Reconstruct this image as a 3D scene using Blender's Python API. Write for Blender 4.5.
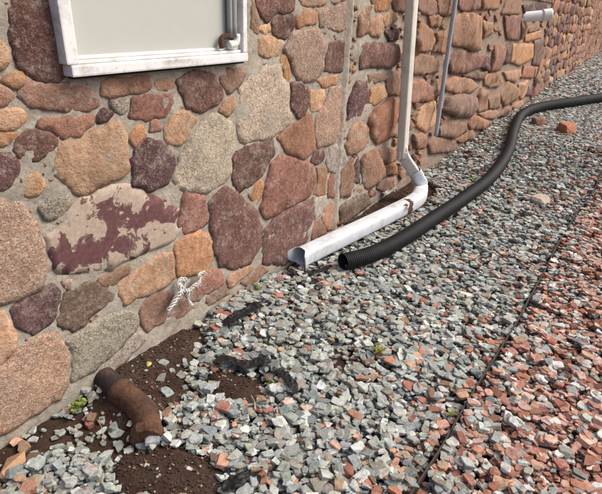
import bpy, bmesh, math, random
import numpy as np
from mathutils import Vector, Matrix, noise
from mathutils.geometry import delaunay_2d_cdt

random.seed(7); rng = np.random.default_rng(11)
sc = bpy.context.scene
for o in list(bpy.data.objects): bpy.data.objects.remove(o)
C = sc.collection

# ------------------------------------------------------------------ camera, sky, sun, exposure
H = 1.55                       # eye height
FPX, CX, CY = 500.0, 301.0, 247.0
def _axes():
    X = np.array([682 - CX, 21 - CY, FPX]); a = 255 - CX
    b = -(FPX * FPX + a * X[0]) / X[1]
    D = np.array([a, b, FPX]); X = X / np.linalg.norm(X); D = D / np.linalg.norm(D)
    U = -D
    return np.stack([X, np.cross(U, X), U])
R = _axes()
cam_d = bpy.data.cameras.new('camera'); cam = bpy.data.objects.new('camera', cam_d); C.objects.link(cam)
cam_d.sensor_width = 36; cam_d.sensor_fit = 'HORIZONTAL'; cam_d.lens = 36 * FPX / 602
cam_d.clip_start = 0.05; cam_d.clip_end = 600
M = Matrix(((R[0,0], -R[0,1], -R[0,2], 0), (R[1,0], -R[1,1], -R[1,2], 0), (R[2,0], -R[2,1], -R[2,2], H), (0,0,0,1)))
cam.matrix_world = M; sc.camera = cam

SUN = Vector((0.46, -0.50, 0.74)).normalized()
SUN_EL = math.asin(SUN.z); SUN_AZ = math.atan2(SUN.x, SUN.y)
w = bpy.data.worlds.new('World'); sc.world = w; w.use_nodes = True
nt = w.node_tree; bg = nt.nodes['Background']
sky = nt.nodes.new('ShaderNodeTexSky'); sky.sky_type = 'NISHITA'; sky.sun_disc = False
sky.sun_elevation = SUN_EL; sky.sun_rotation = SUN_AZ; sky.air_density = 0.8; sky.dust_density = 5.0; sky.ozone_density = 0.7
nt.links.new(sky.outputs[0], bg.inputs[0]); bg.inputs[1].default_value = 0.145
sd = bpy.data.lights.new('sun', 'SUN'); sd.energy = 1.25; sd.angle = math.radians(34); sd.color = (1, .955, .89)
so = bpy.data.objects.new('sun', sd); C.objects.link(so); so.rotation_euler = SUN.to_track_quat('Z', 'Y').to_euler()
so.location = SUN * 20
sc.view_settings.view_transform = 'Standard'; sc.view_settings.look = 'None'
sc.view_settings.gamma = 1; sc.view_settings.exposure = 0.62; sc.view_settings.use_curve_mapping = False

# ------------------------------------------------------------------ measuring the place
def ray(px, py): return R @ np.array([px - CX, py - CY, FPX])
def G(px, py, z=0.0):                     # point at height z
    d = ray(px, py); t = (z - H) / d[2]; return Vector((t * d[0], t * d[1], z))
XJ = 2.99                                 # straight joint between the two builds of the wall
YL, YR, KR = 1.70, 1.725, 0.045
def wall_y(x): return YL if x < XJ else YR + (x - XJ) * KR
def PW(px, py, off=0.0, right=None):      # point on the wall face (off = metres in front of it)
    d = ray(px, py)
    if right is None: right = px > 346
    if not right: t = (YL - off) / d[1]
    else: t = (YR - KR * XJ - off) / (d[1] - KR * d[0])
    return Vector((t * d[0], t * d[1], H + t * d[2]))
def PY(px, py, y):
    d = ray(px, py); t = y / d[1]; return Vector((t * d[0], t * d[1], H + t * d[2]))
def project(P):                           # Nx3 -> pixels, depth
    q = (P - np.array([0, 0, H])) @ R
    return np.stack([CX + FPX * q[:, 0] / q[:, 2], CY + FPX * q[:, 1] / q[:, 2]], 1), q[:, 2]

# ------------------------------------------------------------------ materials
def newmat(name, rough=0.85, spec=0.3):
    m = bpy.data.materials.new(name); m.use_nodes = True
    b = m.node_tree.nodes['Principled BSDF']; b.inputs['Roughness'].default_value = rough
    b.inputs['Specular IOR Level'].default_value = spec
    return m, m.node_tree, b
class NT:
    def __init__(s, t): s.t = t
    def n(s, typ, **k):
        x = s.t.nodes.new(typ)
        for a, v in k.items(): setattr(x, a, v)
        return x
    def l(s, a, b): s.t.links.new(a, b)
    def noise(s, vec, scale, detail=4, rough=.6, dist=0):
        x = s.n('ShaderNodeTexNoise'); x.inputs['Scale'].default_value = scale; x.inputs['Detail'].default_value = detail
        x.inputs['Roughness'].default_value = rough; x.inputs['Distortion'].default_value = dist
        if vec is not None: s.l(vec, x.inputs['Vector'])
        return x.outputs['Fac']
    def ramp(s, fac, stops):
        x = s.n('ShaderNodeValToRGB'); e = x.color_ramp.elements
        while len(e) < len(stops): e.new(.5)
        for i, (p, c) in enumerate(stops):
            e[i].position = p; e[i].color = (c, c, c, 1) if not isinstance(c, tuple) else (*c, 1)
        s.l(fac, x.inputs[0]); return x.outputs[0]
    def mix(s, fac, a, b, mode='MIX'):
        x = s.n('ShaderNodeMix', data_type='RGBA', blend_type=mode)
        for sock, v in ((x.inputs[0], fac), (x.inputs[6], a), (x.inputs[7], b)):
            if isinstance(v, (int, float)): sock.default_value = v
            elif isinstance(v, tuple): sock.default_value = (*v, 1)
            else: s.l(v, sock)
        return x.outputs[2]
    def math(s, op, a, b=0.0):
        x = s.n('ShaderNodeMath', operation=op)
        for sock, v in zip(x.inputs, (a, b)):
            if isinstance(v, (int, float)): sock.default_value = v
            else: s.l(v, sock)
        return x.outputs[0]
    def bump(s, h, dist, strength, prev=None):
        x = s.n('ShaderNodeBump'); x.inputs['Distance'].default_value = dist; x.inputs['Strength'].default_value = strength
        s.l(h, x.inputs['Height'])
        if prev is not None: s.l(prev, x.inputs['Normal'])
        return x.outputs[0]
    def objvec(s, rnd=True):
        tc = s.n('ShaderNodeTexCoord')
        if not rnd: return tc.outputs['Object']
        oi = s.n('ShaderNodeObjectInfo'); mu = s.math('MULTIPLY', oi.outputs['Random'], 37.0)
        v = s.n('ShaderNodeVectorMath', operation='ADD'); s.l(tc.outputs['Object'], v.inputs[0]); s.l(mu, v.inputs[1])
        return v.outputs[0]

def stone_mat(kind):
    m, t, b = newmat('stone_' + kind, .9, .2); g = NT(t); v = g.objvec()
    base = g.n('ShaderNodeObjectInfo').outputs['Color']
    n1 = g.noise(v, 7, 5, .65); n2 = g.noise(v, 55, 4, .7); n3 = g.noise(v, 170, 3, .7)
    col = g.mix(1.0, base, g.ramp(n1, [(.25, .55), (.5, 1.0), (.75, 1.45)]), 'MULTIPLY')
    if kind == 'maroon':
        f = g.ramp(n3, [(.54, 0.0), (.64, .5)]); col = g.mix(f, col, (.38, .29, .235))
        f2 = g.math('MULTIPLY', g.ramp(g.noise(v, 14, 6, .75), [(.53, 0.0), (.66, .8)]), n2); col = g.mix(f2, col, (.42, .34, .26))
        col = g.mix(1.0, col, g.ramp(n2, [(.3, .6), (.7, 1.25)]), 'MULTIPLY')
    elif kind == 'granite':
        vo = g.n('ShaderNodeTexVoronoi'); vo.inputs['Scale'].default_value = 210; g.l(v, vo.inputs['Vector'])
        sp = g.n('ShaderNodeSeparateColor'); g.l(vo.outputs['Color'], sp.inputs[0])
        col = g.mix(g.ramp(sp.outputs[0], [(.5, 0.0), (.9, .6)]), col, (.62, .53, .44))
        col = g.mix(g.ramp(sp.outputs[1], [(.66, 0.0), (.92, .65)]), col, (.16, .10, .08))
        f = g.ramp(g.noise(v, 22, 5, .7), [(.58, 0.0), (.68, .5)]); col = g.mix(f, col, (.20, .12, .09))
        col = g.mix(1.0, col, g.ramp(n2, [(.3, .7), (.7, 1.2)]), 'MULTIPLY')
    elif kind == 'tan':
        wv = g.n('ShaderNodeTexWave', wave_type='BANDS'); wv.inputs['Scale'].default_value = 5; wv.inputs['Distortion'].default_value = 9
        wv.inputs['Detail'].default_value = 4; wv.inputs['Detail Scale'].default_value = 2.2; g.l(v, wv.inputs['Vector'])
        col = g.mix(g.math('MULTIPLY', wv.outputs['Fac'], .3), col, (.30, .12, .055))
        f = g.ramp(g.noise(v, 18, 6, .7), [(.55, 0.0), (.72, .6)]); col = g.mix(f, col, (.46, .30, .19))
        f = g.ramp(g.noise(v, 11, 6, .8, 1.0), [(.60, 0.0), (.72, .65)]); col = g.mix(f, col, (.12, .055, .03))
        col = g.mix(1.0, col, g.ramp(n2, [(.25, .72), (.7, 1.15)]), 'MULTIPLY')
    elif kind == 'patched':
        nn = g.noise(v, 9.5, 5, .55, .6); n8 = g.noise(v, 30, 4, .6)
        mm = g.math('ADD', nn, g.math('MULTIPLY', n8, .22))
        ob = g.n('ShaderNodeSeparateXYZ'); g.l(g.n('ShaderNodeTexCoord').outputs['Object'], ob.inputs[0])
        tt = g.math('ABSOLUTE', g.math('SUBTRACT', g.math('ADD', ob.outputs[2], .015), g.math('MULTIPLY', ob.outputs[0], .12)))
        mm = g.math('SUBTRACT', mm, g.math('MULTIPLY', tt, 1.35))
        f = g.ramp(mm, [(.495, 0.0), (.512, .75), (.545, 1.0)])
        cream = g.mix(g.ramp(n2, [(.3, 0.0), (.7, 1.0)]), (.34, .26, .20), (.48, .39, .31))
        col = g.mix(f, cream, g.mix(1.0, (.13, .062, .062), g.ramp(n2, [(.3, .7), (.7, 1.3)]), 'MULTIPLY'))
        g.l(g.bump(g.math('MULTIPLY', f, -1.0), .003, .8, g.bump(n3, .002, .5)), b.inputs['Normal'])
    if kind != 'patched':
        col = g.mix(g.ramp(g.noise(v, 5.5, 9, .78), [(.55, 0.0), (.62, .55)]), col, (.40, .35, .285))
        col = g.mix(g.ramp(g.noise(v, 33, 7, .8), [(.54, 0.0), (.62, .4)]), col, (.50, .43, .36))
    g.l(col, b.inputs['Base Color'])
    if kind != 'patched':
        g.l(g.bump(n3, .004, .7, g.bump(n2, .014, .75, g.bump(g.noise(v, 20, 6, .75), .02, .6))), b.inputs['Normal'])
    return m
SM = {k: stone_mat(k) for k in ('maroon', 'granite', 'tan', 'patched')}

def mortar_mat():
    m, t, b = newmat('mortar', .95, .1); g = NT(t); tc = g.n('ShaderNodeTexCoord'); v = tc.outputs['Object']
    n1 = g.noise(v, 3.2, 5, .6); n2 = g.noise(v, 45, 5, .7); n3 = g.noise(v, 220, 3, .7)
    col = g.mix(g.ramp(n1, [(.35, 0.0), (.65, 1.0)]), (.335, .30, .245), (.43, .385, .315))
    col = g.mix(g.ramp(g.noise(v, 9, 6, .7), [(.52, 0.0), (.7, .7)]), col, (.27, .185, .125))
    col = g.mix(g.ramp(g.noise(v, 17, 5, .7), [(.56, 0.0), (.68, .55)]), col, (.50, .465, .40))
    col = g.mix(g.ramp(n3, [(.62, 0.0), (.7, .5)]), col, (.5, .47, .42))
    # browner mix in the older build beyond the straight joint
    sx = g.n('ShaderNodeSeparateXYZ'); g.l(v, sx.inputs[0])
    ex = g.math('ADD', sx.outputs[0], g.math('MULTIPLY', g.noise(v, 6, 3), .3))
    mp = g.n('ShaderNodeMapRange'); mp.inputs[1].default_value = XJ + .75; mp.inputs[2].default_value = XJ + 1.9; g.l(ex, mp.inputs[0])
    col = g.mix(g.math('MULTIPLY', mp.outputs[0], .6), col, (.27, .18, .13))
    col = g.mix(1.0, col, g.ramp(n2, [(.25, .68), (.7, 1.2)]), 'MULTIPLY')
    g.l(col, b.inputs['Base Color']); g.l(g.bump(n3, .003, .7, g.bump(n2, .01, .7)), b.inputs['Normal'])
    return m
MORTAR = mortar_mat()

def paint_mat(name, col, dirt=(.25, .2, .15), amt=.35, rough=.5, scale=8, spec=.4):
    m, t, b = newmat(name, rough, spec); g = NT(t); v = g.objvec()
    n = g.noise(v, scale, 7, .72); n2 = g.noise(v, 60, 4, .6)
    c = g.mix(g.math('MULTIPLY', g.ramp(n, [(.48, 0.0), (.74, 1.0)]), amt), col, dirt)
    c = g.mix(g.math('MULTIPLY', g.ramp(n2, [(.64, 0.0), (.72, 1.0)]), amt * .9), c, dirt)
    g.l(c, b.inputs['Base Color']); g.l(g.bump(n2, .001, .4), b.inputs['Normal'])
    return m
WHITE = paint_mat('white_paint', (.76, .76, .75), (.30, .25, .19), .8, .5, 13)
PIPEW = paint_mat('white_pipe', (.62, .655, .69), (.34, .29, .22), .75, .45, 9)
BEIGE = paint_mat('beige_paint', (.68, .66, .57), (.34, .27, .19), .5, .45, 6)
PVC = paint_mat('pvc', (.80, .79, .75), (.4, .36, .28), .3, .35)
PANE = paint_mat('pane_board', (.49, .50, .455), (.44, .42, .37), .5, .3, 3)
GALV = paint_mat('galvanised', (.42, .45, .50), (.22, .2, .19), .4, .38, 14)
GREYTUBE = paint_mat('grey_tube', (.30, .30, .29), (.2, .19, .17), .4, .5)
BLACKP = paint_mat('black_plastic', (.008, .0083, .009), (.04, .036, .032), .4, .6, 10, .25)
FABRIC = paint_mat('black_fabric', (.011, .011, .012), (.03, .026, .022), .3, .55, 20, .3)
EDGE = paint_mat('edging_steel', (.035, .03, .027), (.11, .055, .03), .6, .7, 12)
DARKWOOD = paint_mat('dark_wood', (.035, .024, .02), (.07, .05, .04), .5, .8, 9)
VOID = paint_mat('dark_gap', (.01, .01, .01), (.02, .02, .02), .3, .9)

def rust_mat():
    m, t, b = newmat('rust', .95, .15); g = NT(t); v = g.objvec()
    n = g.noise(v, 13, 6, .7); n2 = g.noise(v, 80, 4, .7)
    c = g.ramp(n, [(.3, (.035, .025, .022)), (.45, (.075, .042, .03)), (.6, (.13, .062, .038)), (.75, (.19, .10, .065))])
    c = g.mix(1.0, c, g.ramp(n2, [(.3, .55), (.7, 1.3)]), 'MULTIPLY')
    c = g.mix(g.ramp(g.noise(v, 22, 7, .8), [(.42, 0.0), (.6, .75)]), c, (.115, .070, .048))
    g.l(c, b.inputs['Base Color']); g.l(g.bump(n2, .006, .9, g.bump(n, .014, .7)), b.inputs['Normal']); return m
RUST = rust_mat()
def rust_pipe_mat():
    m, t, b = newmat('tarred_rust', .9, .2); g = NT(t); v = g.objvec()
    n = g.noise(v, 13, 6, .7); n2 = g.noise(v, 80, 4, .7)
    c = g.ramp(n, [(.3, (.02, .02, .022)), (.5, (.04, .03, .028)), (.68, (.10, .055, .04))])
    c = g.mix(1.0, c, g.ramp(n2, [(.3, .6), (.7, 1.3)]), 'MULTIPLY')
    g.l(c, b.inputs['Base Color']); g.l(g.bump(n2, .004, .8), b.inputs['Normal']); return m
TAR = rust_pipe_mat()

def gravel_mat():
    m, t, b = newmat('gravel', .88, .25); g = NT(t); v = g.n('ShaderNodeTexCoord').outputs['Object']
    a = g.n('ShaderNodeAttribute', attribute_name='col'); n = g.noise(v, 45, 5, .65); n2 = g.noise(v, 320, 3, .7)
    c = g.mix(1.0, a.outputs['Color'], g.ramp(n, [(.28, .60), (.5, 1.0), (.72, 1.3)]), 'MULTIPLY')
    c = g.mix(1.0, c, g.ramp(n2, [(.3, .8), (.7, 1.15)]), 'MULTIPLY')
    c = g.mix(g.ramp(g.noise(v, 30, 5, .7), [(.52, 0.0), (.68, .5)]), c, (.17, .13, .095))
    g.l(c, b.inputs['Base Color']); g.l(g.bump(n2, .002, .8, g.bump(g.noise(v, 120, 4, .7), .004, .7, g.bump(n, .01, .6))), b.inputs['Normal']); return m
GRAVEL = gravel_mat()
def rock_mat():                                # loose lumps, coloured per object
    m, t, b = newmat('loose_rock', .9, .2); g = NT(t); v = g.objvec()
    n = g.noise(v, 30, 6, .7); n2 = g.noise(v, 260, 3, .7)
    c = g.mix(1.0, g.n('ShaderNodeObjectInfo').outputs['Color'], g.ramp(n, [(.28, .55), (.5, 1.0), (.72, 1.3)]), 'MULTIPLY')
    c = g.mix(1.0, c, g.ramp(n2, [(.3, .8), (.7, 1.15)]), 'MULTIPLY')
    g.l(c, b.inputs['Base Color']); g.l(g.bump(n2, .0015, .6, g.bump(n, .006, .6)), b.inputs['Normal']); return m
ROCK = rock_mat()
def soil_mat():
    m, t, b = newmat('soil', .97, .1); g = NT(t); v = g.n('ShaderNodeTexCoord').outputs['Object']
    n = g.noise(v, 6, 6, .65); n2 = g.noise(v, 90, 5, .75); n3 = g.noise(v, 400, 2, .6)
    c = g.mix(g.ramp(n, [(.35, 0.0), (.65, 1.0)]), (.052, .032, .024), (.090, .057, .042))
    c = g.mix(1.0, c, g.ramp(n2, [(.3, .55), (.7, 1.5)]), 'MULTIPLY')
    c = g.mix(g.ramp(n3, [(.70, 0.0), (.74, .5)]), c, (.22, .15, .10))
    g.l(c, b.inputs['Base Color']); g.l(g.bump(n3, .003, .6, g.bump(n2, .012, .9)), b.inputs['Normal']); return m
SOIL = soil_mat()
def leaf_mat(name, c1, c2):
    m, t, b = newmat(name, .6, .3); g = NT(t); v = g.objvec()
    g.l(g.mix(g.noise(v, 40, 3), c1, c2), b.inputs['Base Color'])
    b.inputs['Subsurface Weight'].default_value = 0
    return m
GREEN = leaf_mat('weed_leaf', (.10, .16, .02), (.26, .30, .05))
DRY = leaf_mat('dry_leaf', (.16, .085, .035), (.30, .19, .09))
YELLOW = leaf_mat('yellow_leaf', (.55, .40, .08), (.60, .48, .18))
STRAW = leaf_mat('straw', (.32, .26, .18), (.42, .36, .26))
ROPE = paint_mat('white_rope', (.66, .64, .60), (.28, .25, .2), .6, .85, 25, .15)

# ------------------------------------------------------------------ object helpers
def mesh_obj(name, verts, faces, mat, parent=None, smooth=False, origin=None):
    me = bpy.data.meshes.new(name)
    if origin is not None: verts = [Vector(v) - origin for v in verts]
    me.from_pydata([tuple(v) for v in verts], [], faces); me.materials.append(mat)
    if smooth: me.polygons.foreach_set('use_smooth', [True] * len(me.polygons))
    me.update(); o = bpy.data.objects.new(name, me); C.objects.link(o)
    if origin is not None: o.location = origin
    if parent is not None:
        o.parent = parent
        o.matrix_parent_inverse = parent_matrix(parent).inverted()
    return o
def parent_matrix(p):
    m = p.matrix_basis.copy()
    while p.parent is not None:
        m = p.parent.matrix_basis @ p.matrix_parent_inverse @ m if False else (p.parent.matrix_basis @ p.matrix_parent_inverse @ m)
        p = p.parent
    return m
def bm_obj(name, bm, mat, parent=None, smooth=False):
    cen = Vector((0, 0, 0)); vs = [v.co.copy() for v in bm.verts]
    lo = Vector((min(v.x for v in vs), min(v.y for v in vs), min(v.z for v in vs)))
    hi = Vector((max(v.x for v in vs), max(v.y for v in vs), max(v.z for v in vs)))
    cen = (lo + hi) / 2; bm.verts.index_update()
    o = mesh_obj(name, vs, [[v.index for v in f.verts] for f in bm.faces], mat, parent, smooth, cen)
    bm.free(); return o
def thing(name, label, cat, loc, group=None):
    o = bpy.data.objects.new(name, None); C.objects.link(o); o.location = loc; o.empty_display_size = .1
    return tag(o, label, cat, group)
def tag(o, label=None, cat=None, group=None, kind=None):
    for k, v in (('label', label), ('category', cat), ('group', group), ('kind', kind)):
        if v: o[k] = v
    return o
def box_bm(lo, hi, bev=.004, seg=2, bm=None):
    b = bmesh.new(); bmesh.ops.create_cube(b, size=1)
    for v in b.verts: v.co = Vector([(lo[i] + hi[i]) / 2 + v.co[i] * (hi[i] - lo[i]) for i in range(3)])
    if bev: bmesh.ops.bevel(b, geom=b.edges[:], offset=bev, segments=seg, affect='EDGES', profile=.6)
    return b
def catmull(pts, n):
    P = [Vector(p) for p in pts]; P = [P[0] * 2 - P[1]] + P + [P[-1] * 2 - P[-2]]; out = []
    for i in range(1, len(P) - 2):
        a, b, c, d = P[i-1:i+3]
        for k in range(n):
            t = k / n
            out.append(.5 * ((2*b) + (c-a)*t + (2*a-5*b+4*c-d)*t*t + (3*b-a-3*c+d)*t**3))
    out.append(P[-2].copy()); return out
def resample(path, step):
    out = [path[0].copy()]; acc = 0.0
    for a, b in zip(path[:-1], path[1:]):
        L = (b - a).length
        if L < 1e-9: continue
        d = step - acc
        while d <= L: out.append(a.lerp(b, d / L)); d += step
        acc = L - (d - step)
    return out
def frames(path, up=Vector((0, 0, 1))):
    T = []
    for i in range(len(path)):
        T.append((path[min(i+1, len(path)-1)] - path[max(i-1, 0)]).normalized())
    n = (up - T[0] * up.dot(T[0])).normalized(); F = []
    for i, t in enumerate(T):
        if i:
            q = T[i-1].rotation_difference(t); n = q @ n; n = (n - t * n.dot(t)).normalized()
        F.append((t, n, t.cross(n)))
    return F
def sweep(path, section, fr=None, cap=True, warp=None):
    """section(i, ang) -> (a along side axis, b along up axis); returns verts, faces"""
    fr = fr or frames(path); K = section.K; vs, fs = [], []
    for i, (p, (t, n, s)) in enumerate(zip(path, fr)):
        for k in range(K):
            a, b = section(i, k); q = p + s * a + n * b
            if warp: q = warp(i, k, q, t, n, s)
            vs.append(q)
    for i in range(len(path) - 1):
        for k in range(K):
            k2 = (k + 1) % K; fs.append((i*K+k, i*K+k2, (i+1)*K+k2, (i+1)*K+k))
    if cap:
        fs.append(tuple(range(K))[::-1]); fs.append(tuple((len(path)-1)*K + k for k in range(K)))
    return vs, fs
def circ(radius, K=16):
    def s(i, k):
        r = radius(i) if callable(radius) else radius; a = 2 * math.pi * k / K
        return r * math.cos(a), r * math.sin(a)
    s.K = K; return s
def srect(wd, ht, K=24, e=.35):
    def s(i, k):
        a = 2 * math.pi * k / K; c, d = math.cos(a), math.sin(a)
        return math.copysign(abs(c)**e, c) * wd / 2, math.copysign(abs(d)**e, d) * ht / 2
    s.K = K; return s

# ------------------------------------------------------------------ ground
XS = np.concatenate([np.arange(-1.2, 4.2, .03), np.arange(4.2, 9, .12), np.arange(9, 30, .6), [40, 80, 200, 400]])
YS = np.concatenate([[-300, -80, -30, -12, -6, -3], np.arange(-1.5, 2.0, .03), [2.4, 4, 8, 40]])
XS = np.concatenate([[-300, -60, -12, -4], XS])
# places of bare earth, traced on the ground
def gpoly(pts): return np.array([[*G(*p)[:2]] for p in pts])
BARE = [gpoly(p) for p in (
    [(96,378),(112,352),(150,326),(172,322),(196,328),(188,352),(184,372),(196,386),(178,402),(158,418),(150,434),(120,420),(100,395)],
    [(118,452),(150,446),(172,440),(205,452),(226,468),(220,500),(118,500),(112,474)],
    [(206,366),(240,370),(262,386),(236,392),(212,384)],
    [(266,260),(300,233),(345,212),(398,182),(425,176),(440,188),(426,206),(365,226),(318,244),(286,264)],
)]
SPARSE = [gpoly(p) for p in (
    [(-20,440),(20,428),(70,398),(110,388),(150,440),(160,460),(120,460),(60,440),(10,470),(-20,490)],
    [(160,330),(205,318),(215,345),(190,365)],
    [(190,372),(262,372),(280,400),(230,400)],
    [(240,272),(300,240),(410,185),(420,200),(300,268)],
    [(330,340),(352,340),(350,366),(330,366)],
)]
def inpoly(poly, x, y):
    x = np.asarray(x); y = np.asarray(y); r = np.zeros(x.shape, bool); j = len(poly) - 1
    for i in range(len(poly)):
        xi, yi = poly[i]; xj, yj = poly[j]
        c = ((yi > y) != (yj > y)) & (x < (xj - xi) * (y - yi) / (yj - yi + 1e-12) + xi); r ^= c; j = i
    return r
BG = np.zeros((560, 360)); _gx, _gy = np.mgrid[0:560, 0:360]
for P in BARE: BG = np.maximum(BG, inpoly(P, -1.2 + _gx * .01, -1.5 + _gy * .01))
for _ in range(5): BG = (BG + np.roll(BG, 1, 0) + np.roll(BG, -1, 0) + np.roll(BG, 1, 1) + np.roll(BG, -1, 1)) / 5
def soil_z(x, y, fine=True):
    z = -.045 + .012 * noise.noise(Vector((x * 2.3, y * 2.3, 0)))
    if fine and -1.2 < x < 4.3 and -1.5 < y < 2:
        d = BG[min(559, int((x + 1.2) / .01)), min(359, int((y + 1.5) / .01))]
        z += d * .038 + .006 * noise.noise(Vector((x * 14, y * 14, 3)))+ .004 * noise.noise(Vector((x * 40, y * 40, 9)))
    return z
vs = []; nx, ny = len(XS), len(YS)
for x in XS:
    for y in YS: vs.append((x, y, soil_z(float(x), float(y))))
fs = [(i*ny+j, (i+1)*ny+j, (i+1)*ny+j+1, i*ny+j+1) for i in range(nx-1) for j in range(ny-1)]
g_ = mesh_obj('soil_ground', vs, fs, SOIL, None, True); tag(g_, 'dark brown bare soil under the gravel', None, None, 'structure')

# ------------------------------------------------------------------ the stone wall
house = thing('stone_house', 'rubble stone house wall of tan and maroon stones in grey mortar', 'house', (2.0, 1.8, 0))
# mortar face: fine near, coarse far, with a straight joint
def mortar_face():
    xs = np.concatenate([np.arange(-1.6, 0.0, .06), np.arange(0, 6.5, .018), np.arange(6.5, 12, .06), np.arange(12, 34, .25)])
    zs = np.concatenate([np.arange(-.2, 1.72, .018), np.arange(1.74, 2.8, .15)])
    vs = []; n2 = len(zs)
    for x in xs:
        for z in zs:
            p = Vector((x * 9, z * 9, 0)); amp = .0075 if x < XJ else .010; back = 0 if x < 3.5 else min(.022, (x - 3.5) * .03)
            d = amp * noise.noise(p) + amp * .6 * noise.noise(p * 2.7) + amp * .45 * noise.noise(p * 6.1) + .004 * noise.noise(p * .25)
            if abs(x - XJ + .01) < .06:            # smeared ridge of mortar along the joint
                d += .022 * max(0, 1 - abs(x - XJ + .01 - .02 * noise.noise(Vector((z * 6, 1, 1)))) / .05)
            vs.append((x, wall_y(x) - d + back, z))
    k = len(vs)
    fs = [(i*n2+j, (i+1)*n2+j, (i+1)*n2+j+1, i*n2+j+1) for i in range(len(xs)-1) for j in range(n2-1)]
    # body of the wall behind the face
    x0, x1 = float(xs[0]), float(xs[-1]); zt, zb = float(zs[-1]), float(zs[0])
    for (x, z) in ((x0, zb), (x1, zb), (x1, zt), (x0, zt)): vs.append((x, 3.6, z))
    nb = len(xs)
    top = [i * n2 + n2 - 1 for i in range(nb)]; fs.append(tuple(top) + (k+2, k+3))
    fs.append(tuple(j for j in range(n2)) + (k+3, k)); fs.append(tuple((nb-1)*n2 + j for j in range(n2)) + (k+2, k+1)); fs.append((k, k+1, k+2, k+3))
    return mesh_obj('mortar', vs, fs, MORTAR, house, True)
mortar_face()

# kinds of stone: m maroon, g granite, t tan, p patched; colours
COL = {'M': ('maroon', (.175, .085, .070)), 'D': ('maroon', (.115, .060, .058)), 'R': ('maroon', (.27, .125, .092)), 'B': ('maroon', (.22, .14, .105)),
       'K': ('granite', (.43, .275, .195)), 'G': ('granite', (.54, .44, .33)), 'E': ('granite', (.36, .22, .145)),
       'T': ('tan', (.54, .345, .215)), 'O': ('tan', (.50, .275, .145)), 'W': ('tan', (.29, .18, .13)), 'Y': ('tan', (.39, .235, .15)),
       'Q': ('tan', (.34, .17, .115)), 'C': ('granite', (.46, .41, .35)), 'S': ('granite', (.34, .295, .23)), 'P': ('patched', (.4, .33, .25))}
ST = []   # (colour key, proud cm, polygon in photo pixels)
def S(k, proud, *pts): ST.append((k, proud, pts))
S('M', 2.4, (13,-30),(56,-30),(55.7,0),(60,26),(64,48),(64,75),(58,79),(36,76),(23,70),(17,53),(10,32),(14,16))
S('T', 1.5, (-12,40),(0,44),(4,51),(6,61),(2,66),(-12,66))
S('O', 1.6, (4,83),(8,77),(20,73),(23,76),(22,82),(15,85),(5,85))
S('Y', 1.5, (-12,86),(0,86),(9,88),(10,95),(8,101),(0,105),(-12,105))
S('W', 2.6, (19,87),(26,85),(67,84),(71,81),(81,86),(95,98),(95,105),(85,107),(57,108),(30,104),(20,94))
S('T', 1.8, (-14,110),(0,110),(20,111.5),(25,118),(16,125.5),(0,128),(-14,128))
S('O', 1.6, (-12,132),(0,131),(15,134),(10,139),(0,143),(-12,145))
S('M', 1.4, (13,140),(26,133),(46,134),(56,141),(55,148),(40,157),(28,160),(18,155))
S('Q', 1.6, (40,122),(67,120),(93,118),(91,124),(79,132),(65,136),(49,130),(40,126))
S('D', 1.0, (95,119),(104,111),(110,113.5),(105,118.5),(97,120))
S('T', 2.4, (54,169),(54,155),(61,144),(87,139),(100,131),(110,121),(119,123),(125,140),(124,150),(127,166),(118,176),(100,182),(87,190),(81,191),(67,182),(56,171))
S('Y', 1.7, (101,82),(112,77),(147,74),(149,87),(131,93),(112,95),(102,93))
S('T', 1.2, (156,84),(159,79),(169,78.6),(172,83),(170,87),(159,88))
S('M', 1.9, (177,81),(185,73),(201,69),(213,73),(219,82),(220,97),(212,102),(199,109),(189,103.5),(183,88))
S('R', 1.8, (130,96.5),(148,95.5),(168,95.5),(169.5,107.5),(161,114),(147,118),(132,115),(130,107))
S('S', .8, (112,102),(118,96),(128,97),(129,110),(122,112),(113,107))
S('Q', .8, (151,120),(158,119),(159,129),(151,130))
S('T', 1.5, (172,112),(185,113),(192,121),(191,129),(178,143),(167,144),(169,129))
S('O', 1.0, (128,137),(141,129),(143,133),(133,144),(130,142))
S('D', 1.6, (127,160),(138,159),(137,152),(149,141),(169,145),(171,162),(165,180),(150.6,188.5),(135,183.5),(136,168))
S('P', 1.4, (50,237),(67,227),(72,208),(97,192),(127,188),(144,190),(157,203),(175,212),(175,232),(170,240),(143,250),(110,265),(60,272),(56,262))
S('S', .8, (41,209),(51,201),(65,197),(74,202.5),(61,215),(47,219))
S('T', 1.0, (26,178),(34,175),(43.5,184),(34,194),(25,193))
S('D', 1.8, (-12,155),(0,156),(10,157),(16,165),(15,175),(8,183),(0,187),(-12,188))
S('K', 2.4, (-20,204),(0,203),(8,207.5),(20,208.5),(33,221),(40.5,241),(41.5,280),(38,287),(18,295),(0,301),(-20,305))
S('D', 1.4, (15,310),(34,293),(53,288),(57,293),(55,315),(49,321),(34,329),(22,327),(16,317))
S('B', 1.4, (59,307),(67,295),(87,285.5),(103,284.5),(111,293),(110,298),(87,313),(81,325),(71,327),(59,323))
S('K', .8, (64,282),(70,281),(71,289),(66,291))
S('T', 1.8, (-14,308),(0,312),(8,321),(12,336),(10,348),(2,360),(-14,368))
S('E', 2.2, (-20,378),(0,370),(12,356),(30,344),(54,335),(63,348),(66,360),(65,383),(57,395),(40,405),(20,419),(5,428),(-20,442))
S('S', .8, (70,345),(84,330),(112,317),(132,312),(138,322),(118,345),(92,368),(72,380))
S('T', 1.6, (171,256),(170,275),(161,285),(150,291),(126,301),(118,295),(120,289),(140,272),(159,259))
S('W', 1.2, (161,289),(171,295),(169,305),(160,318),(148,328),(140,325),(144,307))
S('W', .8, (100,281),(129,268),(131,272),(112,283),(100,288))
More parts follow.
